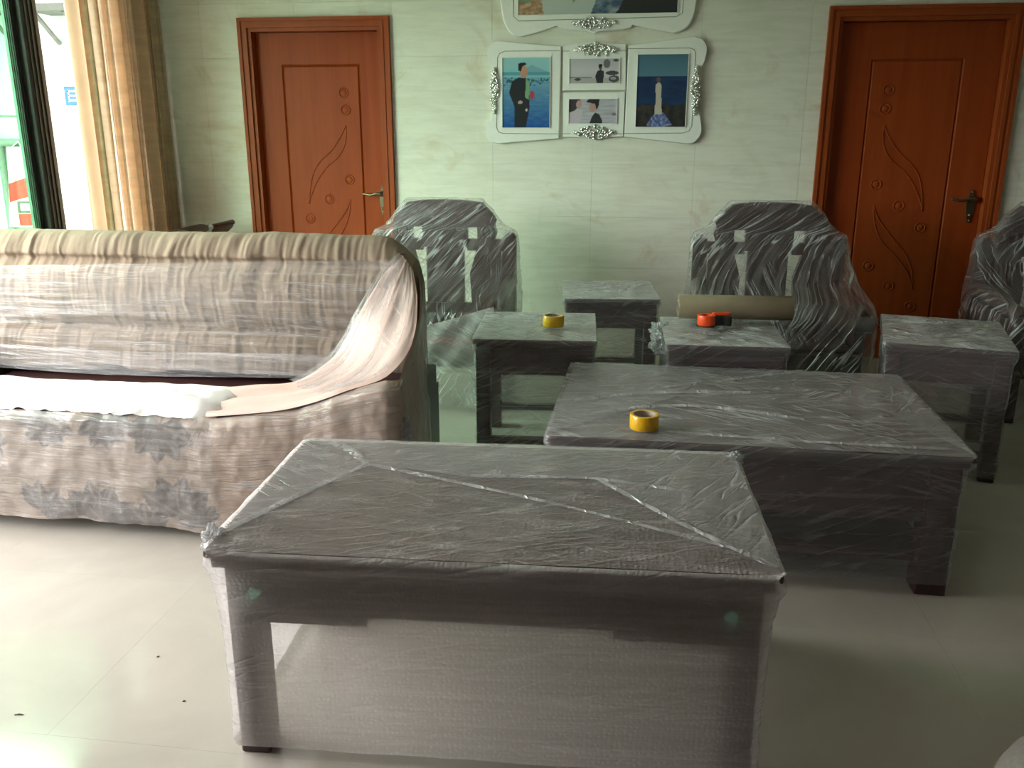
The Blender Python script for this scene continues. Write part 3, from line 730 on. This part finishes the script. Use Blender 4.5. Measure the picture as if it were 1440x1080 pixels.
def bunch(parent, c, r, seed, sc=(1, 1, 1), name='film_bunch'):
    bm = bmesh.new(); bmesh.ops.create_icosphere(bm, subdivisions=4, radius=1)
    m = MB(); vs = []; uv = []
    for v in bm.verts:
        d = 1+.55*fbm(v.co.x*2.2+seed, v.co.y*2.2, v.co.z*2.2, 4); q = v.co*d*r
        vs.append((c[0]+q.x*sc[0], c[1]+q.y*sc[1], c[2]+q.z*sc[2])); uv.append((v.co.x*.2+seed, v.co.z*.2+v.co.y*.15))
    bm.verts.index_update(); m.add(vs, [[v.index for v in f.verts] for f in bm.faces], 0, uv); bm.free()
    return m.build(name, M['film_loose'], parent, True)
def ridge(parent, pts, wd=.010, hgt=.004, name='film_crease'):
    """a folded ridge of doubled film following pts"""
    P = [Vector(p) for p in catmull(pts, 7)]; m = MB(); vs = []; uv = []; acc = 0
    for i, p in enumerate(P):
        t = (P[min(i+1, len(P)-1)]-P[max(i-1, 0)]).normalized(); s_ = t.cross(Vector((0, 0, 1))).normalized()
        if i: acc += (p-P[i-1]).length
        k = 1+.5*fbm(acc*30, wd*50, 2)
        for q, (a, h) in enumerate(((-1, 0), (-.25, 1), (.1, 1.1), (1, 0))):
            vs.append(p+s_*a*wd*k+Vector((0, 0, h*hgt*k+.001))); uv.append((acc, q*.012))
    n = len(P); m.add(vs, [(i*4+k, i*4+k+1, i*4+k+5, i*4+k+4) for i in range(n-1) for k in range(3)], 0, uv)
    return m.build(name, M['film_crease'], parent, True)
def fold_patch(parent, pts, z, rot=0.0, mat='film_fold', name='film_fold'):
    m = MB(); n = len(pts); ca, sa = math.cos(rot), math.sin(rot)
    cx = sum(p[0] for p in pts)/n; cy = sum(p[1] for p in pts)/n
    vs = [(p[0], p[1], z) for p in pts]; uv = [(p[0]*ca-p[1]*sa, p[0]*sa+p[1]*ca) for p in pts]
    m.add(vs, [list(range(n))], 0, uv); return m.build(name, M[mat], parent)

# ------------------------------------------------------------------ front table
def slab_edge(m, w_, d_, z0, z1, ov=.0):
    # top slab with a stepped, rounded edge
    m.box(-w_/2, w_/2, -d_/2, d_/2, z1-.022, z1, .008)
    m.box(-w_/2+.012, w_/2-.012, -d_/2+.012, d_/2-.012, z0, z1-.020, .006)
ft = thing('bench_table', 'film wrapped dark rosewood table with stepped apron and teal stickers', 'table', (-.325, 2.125, 0), R(2.6))
W_, D_, H_ = 1.30, .75, .57
m = MB(); slab_edge(m, W_, D_, H_-.05, H_); m.build('table_top', M['rosewood'], ft)
lx, ly, lt = W_/2-.068, D_/2-.075, .075
for sx in (-1, 1):
    for sy in (-1, 1):
        MB().box(sx*lx-lt/2, sx*lx+lt/2, sy*ly-lt/2, sy*ly+lt/2, 0, H_-.05, .006).build('leg', M['rosewood_v'], ft)
zt = H_-.05
for sy in (-1, 1):
    a = lx-lt/2; pts = [(-a, zt), (-a, zt-.160), (-.29, zt-.160), (-.29, zt-.135), (.29, zt-.135), (.29, zt-.160), (a, zt-.160), (a, zt)]
    MB().prism(pts, sy*ly-.02, sy*ly+.02, 'y').build('apron', M['rosewood'], ft)
for sx in (-1, 1):
    MB().box(sx*lx-.02, sx*lx+.02, -ly+lt/2, ly-lt/2, zt-.12, zt).build('apron', M['rosewood'], ft)
for sx in (-1, 1):
    st = MB(); st.lathe([(0, -.0025), (.014, -.0025), (.0155, 0)], (sx*(lx-.032), -ly-lt/2-.004, zt-.072), 'y', 18); st.build('sticker', M['sticker'], ft)
film_shell(ft, [(.035, -lx-.055, lx+.055, -ly-.055, ly+.055), (.20, -lx-.054, lx+.054, -ly-.054, ly+.054), (.40, -lx-.058, lx+.058, -ly-.058, ly+.058), (H_-.075, -lx-.068, lx+.068, -ly-.068, ly+.068), (H_-.035, -W_/2-.008, W_/2+.008, -D_/2-.008, D_/2+.008), (H_+.003, -W_/2-.003, W_/2+.003, -D_/2-.003, D_/2+.003)], M['film_bubble_side'], M['film_bubble'], .03, .005, 1, 5, tamp=.006, n=24)
zf = H_+.0075
fold_patch(ft, [(-.645, -.33), (-.645, .36), (-.56, .37), (-.40, .17)], zf, .9)
fold_patch(ft, [(.645, -.35), (.25, .12), (.42, .37), (.645, .36)], zf, -.7)
fold_patch(ft, [(-.56, .37), (.42, .37), (.25, .12), (-.08, .10), (-.40, .17)], zf+.001, .05)
ridge(ft, [(-.64, -.30, zf), (-.52, -.05, zf), (-.40, .17, zf)]); ridge(ft, [(-.60, .365, zf), (-.50, .30, zf), (-.40, .17, zf)], .016)
ridge(ft, [(.64, -.35, zf), (.45, -.14, zf), (.25, .12, zf)]); ridge(ft, [(-.40, .17, zf), (-.15, .07, zf), (.15, -.06, zf), (.55, -.26, zf)], .008, .004)
ridge(ft, [(-.10, .11, zf), (.10, .12, zf), (.25, .12, zf), (.50, .05, zf)], .007, .004)
bunch(ft, (-.655, -.30, .55), .035, 3, (.8, .8, 1.2)); bunch(ft, (.645, .33, .57), .02, 4)

# ------------------------------------------------------------------ tea table
tt = thing('tea_table', 'low wide film wrapped rosewood tea table behind the stickered table', 'table', (.405, 3.275, 0), R(-.8))
W2, D2, H2 = 1.36, .97, .50
m = MB(); slab_edge(m, W2, D2, H2-.045, H2); m.build('table_top', M['rosewood'], tt)
lx, ly, lt = W2/2-.075, D2/2-.075, .10; zt = H2-.045
for sx in (-1, 1):
    for sy in (-1, 1): MB().box(sx*lx-lt/2, sx*lx+lt/2, sy*ly-lt/2, sy*ly+lt/2, 0, zt, .006).build('leg', M['rosewood_v'], tt)
for sy in (-1, 1): MB().box(-lx+lt/2, lx-lt/2, sy*ly-.03, sy*ly+.045, zt-.20, zt-.004).build('apron', M['rosewood'], tt)
for sx in (-1, 1): MB().box(sx*lx-.03, sx*lx+.045, -ly+lt/2, ly-lt/2, zt-.20, zt-.004).build('apron', M['rosewood'], tt)
MB().box(-lx, lx, -ly, ly, .10, .125).build('lower_shelf', M['rosewood'], tt)
film_shell(tt, [(.045, -lx-.06, lx+.06, -ly-.06, ly+.06), (.23, -lx-.062, lx+.062, -ly-.062, ly+.062), (.25, -lx-.058, lx+.058, -ly-.058, ly+.058), (H2-.06, -lx-.066, lx+.066, -ly-.066, ly+.066), (H2-.03, -W2/2-.007, W2/2+.007, -D2/2-.007, D2/2+.007), (H2+.003, -W2/2-.003, W2/2+.003, -D2/2-.003, D2/2+.003)], M['film_side'], M['film_top'], .03, .005, 7, 5, tamp=.008, n=24)
zf = H2+.009
fold_patch(tt, [(-.67, -.47), (-.66, .47), (-.05, .47), (-.25, .0)], zf, .6)
fold_patch(tt, [(.67, -.47), (.50, -.05), (.30, -.05), (.55, .47), (.67, .47)], zf, -.8)
ridge(tt, [(-.62, -.10, zf), (-.30, .05, zf), (.05, .10, zf)], .01, .008); ridge(tt, [(-.55, -.25, zf), (-.2, -.10, zf), (.2, -.20, zf)], .01, .007)
ridge(tt, [(.30, .47, zf), (.02, .30, zf), (-.30, .12, zf)], .009, .006); ridge(tt, [(.60, -.44, zf), (.1, -.43, zf), (-.3, -.40, zf)], .008, .005)

# ------------------------------------------------------------------ small side tables
def side_table(label, loc, rz, seed, w_=.53, d_=.60, h_=.59, loose=()):
    t = thing('side_table', label, 'table', loc, rz, 'film wrapped side tables')
    m = MB(); slab_edge(m, w_, d_, h_-.04, h_); m.build('table_top', M['rosewood'], t)
    lx, ly, lt = w_/2-.045, d_/2-.045, .065; zt = h_-.04
    for sx in (-1, 1):
        for sy in (-1, 1): MB().box(sx*lx-lt/2, sx*lx+lt/2, sy*ly-lt/2, sy*ly+lt/2, 0, zt, .005).build('leg', M['rosewood_v'], t)
    for sy in (-1, 1): MB().box(-lx+lt/2, lx-lt/2, sy*ly-.015, sy*ly+.028, zt-.125, zt-.003).build('apron', M['rosewood'], t)
    for sx in (-1, 1): MB().box(sx*lx-.015, sx*lx+.028, -ly+lt/2, ly-lt/2, zt-.125, zt-.003).build('apron', M['rosewood'], t)
    for sy in (-1, 1): MB().box(-lx+lt/2, lx-lt/2, sy*ly-.015, sy*ly+.015, .095, .125).build('stretcher', M['rosewood'], t)
    film_shell(t, [(.02, -lx-.04, lx+.04, -ly-.04, ly+.04), (.30, -lx-.038, lx+.038, -ly-.038, ly+.038), (h_-.06, -lx-.040, lx+.040, -ly-.040, ly+.040), (h_-.02, -w_/2-.006, w_/2+.006, -d_/2-.006, d_/2+.006), (h_+.003, -w_/2-.003, w_/2+.003, -d_/2-.003, d_/2+.003)], M['film_side'], M['film_stool'], .02, .006, seed, 5, tamp=.012)
    for k, c in enumerate(loose): bunch(t, c[:3], c[3], seed+k)
    for k in range(3):
        rd = random.Random(seed*7+k); a = rd.uniform(-.2, .0); b = rd.uniform(.0, .22)
        ridge(t, [(a, -.27+.2*k, h_+.012), ((a+b)/2, -.1+.1*k, h_+.016), (b, .15+.03*k, h_+.012)], .012, .010)
    return t
sa = side_table('wrapped side table carrying a yellow tape roll beside the sofa', (-.455, 4.085, 0), R(3.5), 11, .545, .60)
sb = side_table('wrapped side table standing alone near the wall between two armchairs', (-.155, 5.10, 0), R(5), 12, .52, .60)
sc_ = side_table('wrapped side table carrying the tan film roll and orange dispenser', (.39, 4.08, 0), R(1.5), 13, .52, .58, loose=((-.262, .02, .52, .05), (-.265, .10, .56, .045)))
sd = side_table('wrapped side table in front of the darker door beside the tea table', (1.405, 4.215, 0), R(-13), 14, .52, .64)

# ------------------------------------------------------------------ armchairs
def armchair(label, loc, rz, seed, red=False):
    t = thing('armchair', label, 'armchair', loc, rz, 'film wrapped armchairs')
    # local: x across (+-.43), y from 0 (front) to .78 (back)
    for sx in (-1, 1):
        for y in (.04, .74): MB().box(sx*.385-.035, sx*.385+.035, y-.035, y+.035, 0, .30, .006).build('leg', M['rosewood_v'], t)
    MB().box(-.42, .42, .0, .78, .24, .37, .012).build('seat_frame', M['rosewood'], t)
    MB().box(-.36, .36, .01, .70, .37, .405, .015).build('seat', M['rosewood'], t)
    if red: MB().box(-.35, .35, -.004, .03, .365, .400, .008).build('seat_edging', M['red_cushion'], t)
    for sx in (-1, 1):
        m = MB(); m.box(sx*.395-.03, sx*.395+.03, .03, .09, .37, .565, .006); m.box(sx*.395-.022, sx*.395+.022, .09, .70, .37, .53); m.build('arm_panel', M['rosewood_v'], t)
        m = MB(); arm = catmull([(sx*.395, .74, .60), (sx*.395, .45, .585), (sx*.395, .15, .575), (sx*.395, .03, .575), (sx*.395, -.025, .555)], 5)
        m.tube(arm, .040, 10); m.lathe([(0, -.046), (.042, -.044), (.046, 0), (.042, .044), (0, .046)], (sx*.395, -.02, .535), 'x', 16); m.build('armrest', M['rosewood'], t, 50)
    # back: shaped crest, posts, splats, lower rail with openings between
    y0, y1 = .70, .745
    for sx in (-1, 1): MB().prism([(sx*.43, .37), (sx*.43, .86), (sx*.415, .885), (sx*.375, .885), (sx*.35, .86), (sx*.335, .37)], y0, y1, 'y').build('back_post', M['rosewood_v'], t)
    cr_ = [(-.30, .845), (-.315, .89), (-.30, .93), (-.31, .96), (-.285, 1.00), (-.255, 1.03), (-.22, 1.062), (-.12, 1.075), (0, 1.078)]
    full = cr_ + [(-x, z) for x, z in cr_[::-1][1:]] + [(.20, .845), (.20, .92), (.135, .92), (.135, .80), (-.135, .80), (-.135, .92), (-.20, .92), (-.20, .845)]
    crest = MB().prism(full, y0-.012, y1+.01, 'y').build('crest_rail', M['rosewood'], t)
    MB().box(-.35, -.135, y0, y1, .78, .848).build('back_rail', M['rosewood'], t); MB().box(.135, .35, y0, y1, .78, .848).build('back_rail', M['rosewood'], t)
    for sx in (-1, 1):
        c = MB(); c.tube([(sx*.262+.034*math.cos(a*PI/9), y0-.010, .895+.034*math.sin(a*PI/9)) for a in range(18)], .013, 8, True); c.build('carved_scroll', M['rosewood'], crest, True)
    MB().box(-.34, .34, y0, y1, .37, .46).build('back_rail', M['rosewood'], t)
    MB().box(-.115, .115, y0-.008, y1, .46, .80, .01).build('splat', M['rosewood_v'], t)
    for sx in (-1, 1): MB().prism([(sx*.16, .46), (sx*.34, .46), (sx*.34, .78), (sx*.19, .78), (sx*.15, .64)], y0, y1-.005, 'y').build('side_panel', M['rosewood_v'], t)
    film_shell(t, [(.03, -.445, .445, -.02, .79), (.22, -.45, .45, -.05, .79), (.40, -.46, .46, -.075, .79), (.56, -.46, .46, -.08, .79), (.625, -.455, .455, .02, .79), (.67, -.45, .45, .36, .785), (.76, -.445, .445, .60, .78), (.86, -.44, .44, .66, .775), (.90, -.425, .425, .668, .77), (.93, -.36, .36, .668, .77), (.97, -.325, .325, .672, .768), (1.03, -.28, .28, .672, .768), (1.085, -.225, .225, .675, .765)], M['film_chair'], M['film_chair'], .035, .009, seed, 4, tamp=.003, n=18)
    if red:
        def dr(u, v):
            zt2 = .40+.20*max(0, u-.25)/.75; x = -.45+.86*u; z = .235+(zt2-.235)*v
            return (x, -.088-.02*math.sin(v*PI)+.010*fbm(x*7, z*7, 3, 3)+.006*math.sin(x*40-z*30), z+.008*fbm(x*9, 2, 1))
        MB().grid(dr, 50, 20, 0, lambda u, v: (u*.86, v*.4)).build('film_drape', M['film_drape'], t, True)
    return t
armchair('wrapped armchair with a red seat between the sofa and side table', (-1.135, 4.55, 0), R(1), 21, True)
armchair('wrapped armchair behind the tan film roll in front of darker door', (.745, 4.62, 0), R(-.5), 22)
armchair('wrapped armchair beyond the darker door handle behind the turned side table', (2.335, 4.72, 0), R(-2), 23)

# ------------------------------------------------------------------ sofa
OX, OY = -1.90, 2.86
so = thing('sofa', 'long sofa under ruffled beige covers wound in clear film', 'sofa', (OX, OY, 0))
X0, X1 = -3.08, -.80; org = (OX, OY, 0)
m = MB(); m.box(X0+.06, X1-.06, 2.93, 3.74, .09, .40); m.build('seat_frame', M['rosewood'], so, origin=org)
for x in (X0+.14, X1-.14):
    for y in (3.0, 3.68): MB().box(x-.04, x+.04, y-.04, y+.04, 0, .10).build('leg', M['rosewood_v'], so, origin=org)
MB().box(X0+.30, X1-.34, 2.95, 3.60, .40, .435, .01).build('seat', M['rosewood'], so, origin=org)
MB().box(X0+.06, X1-.18, 3.66, 3.76, .40, .98).build('backrest', M['rosewood'], so, origin=org)
BX0, BX1 = X0+.02, -.945
prof = catmull([(3.80, .45), (3.815, .80), (3.80, 1.0), (3.745, 1.048), (3.67, 1.03), (3.615, .965), (3.625, .935), (3.575, .88), (3.555, .78), (3.57, .69), (3.595, .645), (3.555, .61), (3.525, .54), (3.50, .475)], 6)
NP = len(prof)-1
def backp(u, v):
    x = BX0+(BX1-BX0)*u; k = v*NP; i = min(int(k), NP-1); f = k-i
    y = prof[i][0]+(prof[i+1][0]-prof[i][0])*f; z = prof[i][1]+(prof[i+1][1]-prof[i][1])*f
    g = .5+.5*math.sin(v*19)
    ruf = .015*fbm(x*13, z*2.2+.25*math.sin(x*5), 3, 4) + .006*fbm(x*45, z*5, 9, 2)
    e = max(0, (x-(BX1-.16))/.16)
    z2 = z - .11*e*e*max(0, (z-.45)/.6); y2 = y - ruf*(1.0 if v > .22 else .4)
    if v > .9: z2 += .025*fbm(x*5, 1, 8, 2)*(v-.9)*10
    z2 += .010*fbm(x*3, 5, 2, 2)*(z > .9)
    return (x + .01*fbm(x*9, z*9, 4), y2, z2)
m = MB(); m.grid(backp, 330, 84); m.build('back_cover', M['cloth_back'], so, True, org)
# end of the back cover (right), rounded side
m = MB(); m.grid(lambda u, v: (lambda p: (BX1 + .035*math.sin(min(1, v*1.0)*PI), 3.68+(p[1]-3.68)*(1-v), .7+(p[2]-.7)*(1-v)))(backp(1.0, u)), 60, 6); m.build('back_cover_end', M['cloth_back'], so, True, org)
def ztop(x):
    if x < -1.50: return .476+.006*fbm(x*9, 2, 1)
    pts = [(-1.50, .476), (-1.18, .525), (-.93, .622), (-.855, .645), (X1, .64)]
    for (a, b), (c, d) in zip(pts, pts[1:]):
        if x <= c: return b+(d-b)*(x-a)/(c-a)
    return .64
def front(u, v, off=0.0):
    x = X0+(X1-X0)*u; zt_ = ztop(x); zb = .050+.012*fbm(x*6, 1, 4)-.02*math.exp(-((x+1.6)/.14)**2); z = zb+(zt_-zb)*v
    bul = .018*math.sin(v*PI) + .012*fbm(x*4, z*7, 2) + .006*fbm(x*14, z*14, 6)
    e = max(0, (v-.93)/.07); e2 = max(0, (x-(X1-.05))/.05)
    return (x - .0*e2, OY - bul - off + .035*e*e + .05*e2*e2, z)
def leafc(co):
    x, z = co.x+OX, co.z; base = lin((158, 143, 131)); dark = lin((104, 98, 95)); mid = lin((128, 119, 113))
    if x > -1.50: return lin((160, 138, 122))
    c = base
    for (cx, cz, s_, sd_) in LEAVES:
        for k in range(5):
            a = sd_ + (k-2)*.62; dx, dz = x-cx, z-cz
            u = dx*math.cos(a)+dz*math.sin(a); w__ = -dx*math.sin(a)+dz*math.cos(a)
            if 0 < u < s_:
                wd = .30*s_*math.sin(PI*min(1, u/s_)**.8)
                if abs(w__) < wd: c = dark if abs(w__) > .006 else mid
        if abs(x-cx-(z-cz)*.1) < .004 and -.02 < z-cz < s_*.9: c = mid
    return c
LEAVES = [(-2.22, .09, .13, -PI/2+2.4), (-1.98, .06, .17, 1.1), (-1.66, .10, .17, 1.3), (-2.42, .38, .12, -1.4), (-2.15, .46, .13, -1.7), (-1.92, .46, .12, -1.4), (-1.70, .45, .15, -1.7), (-2.55, .12, .15, 1.4), (-2.8, .35, .16, -1.2), (-1.58, .08, .10, 2.0), (-1.80, .05, .10, .9), (-2.08, .07, .10, 2.2)]
m = MB(); m.grid(front, 420, 76); fc = m.build('front_cover', M['floral'], so, True, org); paint(fc, leafc)
# crumpled white sheet along the front of the seat
def sheet(u, v):
    x = X0+.2+(-1.52-X0-.2)*u; y = 2.885+.40*v + .03*fbm(x*4, 3, 1)
    lump = .045*abs(fbm(x*1.7, y*3.5, 2, 3))+.006*fbm(x*9, y*9, 5, 3)
    e = min(1, v*4); tail = max(0, (u-.93)/.07)
    return (x, y, .478 + (.022+lump)*math.sin(min(1, v*1.02)*PI)**.6*e - .03*tail*tail + .012*(1-e)*fbm(x*20, 1, 3))
m = MB(); m.grid(sheet, 150, 40); m.build('seat_sheet', M['cloth_white'], so, True, org)
# pink sheet sweeping from the seat up over the arm to the back corner
Lc = catmull([(-1.70, 3.22, .485), (-1.50, 3.25, .50), (-1.32, 3.29, .512), (-1.19, 3.39, .605), (-1.10, 3.45, .78), (-1.04, 3.58, .91), (-.985, 3.66, .975)], 8)
Rc = catmull([(-1.53, 2.885, .482), (-1.22, 2.885, .522), (-1.00, 2.89, .600), (-.86, 2.93, .650), (-.815, 3.12, .73), (-.86, 3.40, .83), (-.935, 3.64, .915)], 8)
def psheet(u, v, off=0.0):
    k = u*(len(Lc)-1); i = min(int(k), len(Lc)-2); f = k-i
    a = Vector(Lc[i]).lerp(Vector(Lc[i+1]), f); b = Vector(Rc[i]).lerp(Vector(Rc[i+1]), f)
    p = a.lerp(b, v); wv = .014*math.sin(v*15+2*u)*math.sin(PI*min(1, u*1.1+.05))+.008*fbm(v*9, u*3, 2)
    sag = -.018*math.sin(v*PI)*math.sin(u*PI)
    return (p.x-off*.5, p.y-off*.6-wv*.5, p.z+off*.6+wv+sag)
m = MB(); m.grid(psheet, 80, 40); m.build('arm_sheet', M['cloth_pink'], so, True, org)
# inner fill below the arm sheet and the outer side of the arm
def side_c(u, v, off=0.0):
    k = min(1, u); y = 2.90+(3.80-2.90)*k
    x = X1 + .035*math.sin(min(1, k*1.4)*PI)*.4 - .13*k*k; ztp = .64+(.92-.64)*(max(0, k-.05)/.95)**.9
    if k > .93: ztp = .92
    z = .045+(ztp-.045)*v; return (x + off + .012*fbm(y*6, z*5, 3) - .02*v*v, y, z)
m = MB(); m.grid(side_c, 40, 30); m.build('arm_side_cover', M['cloth_arm'], so, True, org)
for a, b, c in ((X1-.36, X1-.05, .50), (X0+.04, X0+.17, .57)): MB().box(a, b, 2.93, 3.66, .40, c).build('arm_frame', M['rosewood'], so, origin=org)
m = MB(); m.box(X0, X0+.21, 2.90, 3.7, .09, .62, .05); m.build('arm_cover', M['cloth_arm'], so, True, org)
# film layers
def filmback(u, v):
    x = BX0+(BX1-.02-BX0)*u; top = .90+.075*u; z = top+(.478-top)*v + .012*math.sin(x*3)*v
    y = 3.535-.045*v-.02*math.sin(v*PI)-.012*abs(fbm(x*1.5, z*22, 4, 3))
    return (x, y, z)
m = MB(); m.grid(filmback, 120, 60, 0, lambda u, v: (u*2.2, v*.5+.02*u)); m.build('film_band', M['film_sofa'], so, True, org)
def filmlow(u, v):
    x = BX0+(BX1-.12-BX0)*u; z = .565-.10*v+.008*math.sin(x*4+1)
    return (x, 3.48-.03*v-.008*abs(fbm(x*1.5, z*30, 8, 3)), z)
m = MB(); m.grid(filmlow, 120, 20, 0, lambda u, v: (u*2.2+4, v*.12)); m.build('film_band', M['film_sofa'], so, True, org)
m = MB(); m.grid(lambda u, v: (lambda p: (p[0], p[1]-.004*abs(fbm(p[0]*1.2, p[2]*40, 3)), p[2]))(front(u, .02+.98*v, .010)), 240, 50, 0, lambda u, v: (u*2.3, v*.5)); m.build('film_wrap', M['film_sofa_front'], so, True, org)
M['film_arm'] = mat_film('stretch_film_arm', .16, .32, .45, 26, 1.5, .06, 0.05, 36, 2.0, .8, .5, lo=.45, hi=.75, tint=(.84,.84,.85))
m = MB(); m.grid(lambda u, v: psheet(.30+.70*u, v, .022), 60, 30, 0, lambda u, v: (v*.5, u*.9)); m.build('film_wrap', M['film_arm'], so, True, org)
m = MB(); m.grid(lambda u, v: side_c(u, v, .012), 40, 30, 0, lambda u, v: (u*.9, v*.7)); m.build('film_wrap', M['film_arm'], so, True, org)
bunch(so, (-.80-OX, 2.92-OY, .42), .045, 31, (.6, .8, 1.8)); bunch(so, (-.79-OX, 2.95-OY, .34), .04, 33, (.6, .8, 1.6))

# ------------------------------------------------------------------ tape rolls, film roll, dispenser, floor bits
def tape_roll(label, loc, rz):
    t = thing('tape_roll', label, 'tape', loc, rz, 'yellow tape rolls')
    m = MB(); m.lathe([(.040, 0), (.0475, 0), (.049, .002), (.049, .048), (.0475, .050), (.040, .050)], n=40, closed=True); m.build('tape', M['gold_tape'], t, 40)
    m = MB(); m.lathe([(.0365, .0005), (.0398, .0005), (.0398, .0495), (.0365, .0495)], n=40, closed=True); m.build('core', M['card'], t, 40)
    m = MB(); m.box(.0475, .052, -.004, .03, .003, .047); m.build('tape_end', M['gold_tape'], t)
tape_roll('yellow tape roll on the side table beside the sofa', (-.372, 4.005, .612), .4)
tape_roll('yellow tape roll on the wide tea table', (.045, 2.895, .5135), 1.1)
fr_ = thing('film_roll', 'tan stretch film roll lying across the side table by dispenser', 'roll', (.465, 4.235, .619), R(2.5))
m = MB(); m.lathe([(.030, -.262), (.053, -.264), (.057, -.258), (.057, .258), (.053, .264), (.030, .262)], (0, 0, .057), 'x', 40); m.build('wound_film', M['roll'], fr_, 40)
m = MB(); m.lathe([(.026, -.268), (.0298, -.268), (.0298, .268), (.026, .268)], (0, 0, .057), 'x', 28, closed=True); m.build('core', M['card'], fr_, 40)
ds = thing('tape_dispenser', 'orange and black tape dispenser in front of the film roll', 'dispenser', (.325, 4.075, .619), R(4))
m = MB(); m.lathe([(.022, .004), (.040, .004), (.041, .006), (.041, .048), (.040, .050), (.022, .050)], n=36, closed=True); m.build('orange_drum', M['orange'], ds, 40)
m = MB(); m.prism([(-.044+.0, -.02)] + [(.045*math.cos(a), .045*math.sin(a)) for a in [R(200-i*10) for i in range(41)]], 0, .004, 'z'); m.build('side_plate', M['black'], ds)
m = MB(); m.prism(catmull([(.030, .03), (.06, .026), (.095, .030), (.112, .022), (.114, -.004), (.10, -.012), (.07, -.004), (.036, -.016)], 4), .002, .046, 'z'); m.build('handle', M['black'], ds)
m = MB(); m.prism(catmull([(.028, .034), (.06, .031), (.09, .036), (.110, .028), (.105, .018), (.07, .016), (.034, .018)], 4), .0465, .056, 'z'); m.build('handle_grip', M['orange'], ds)
for (x, y, a, l, lab) in ((-1.575, 1.815, .2, .024, 'dark splinter lying on the bright floor near the sofa'), (-1.349, 2.117, 1.2, .008, 'tiny dark crumb on the floor between sofa and stickered table'), (-1.17, 1.93, .6, .008, 'tiny dark crumb on the floor beside the stickered table leg')):
    m = MB(); m.tube([(-l/2, 0, .0015), (0, .001, .002), (l/2, -.001, .0015)], [.0012, .0019, .001], 6)
    o = tag(m.build('wood_splinter', M['splinter']), lab, 'splinter'); o.location = (x, y, 0); o.rotation_euler = (0, 0, a)
# grey upholstered pouf at the right
pf2 = thing('pouf', 'round pale grey fabric pouf standing on the shaded floor', 'pouf', (.97, 1.42, 0))
m = MB(); m.lathe(catmull([(0, .385), (.18, .382), (.25, .36), (.285, .30), (.29, .20), (.28, .08), (.25, .03), (0, .03)], 5), n=48); m.build('cushion', M['grey_fabric'], pf2, True)
m = MB(); m.tube([(.283*math.cos(a*PI/24), .283*math.sin(a*PI/24),   .300) for a in range(48)], .004, 6, True); m.build('piping', M['grey_fabric'], pf2, True)
for k in range(4):
    a = PI/4+k*PI/2; m = MB(); m.lathe([(0, 0), (.02, 0), (.024, .035), (0, .035)], (.18*math.cos(a), .18*math.sin(a), 0), 'z', 12); m.build('foot', M['black'], pf2)
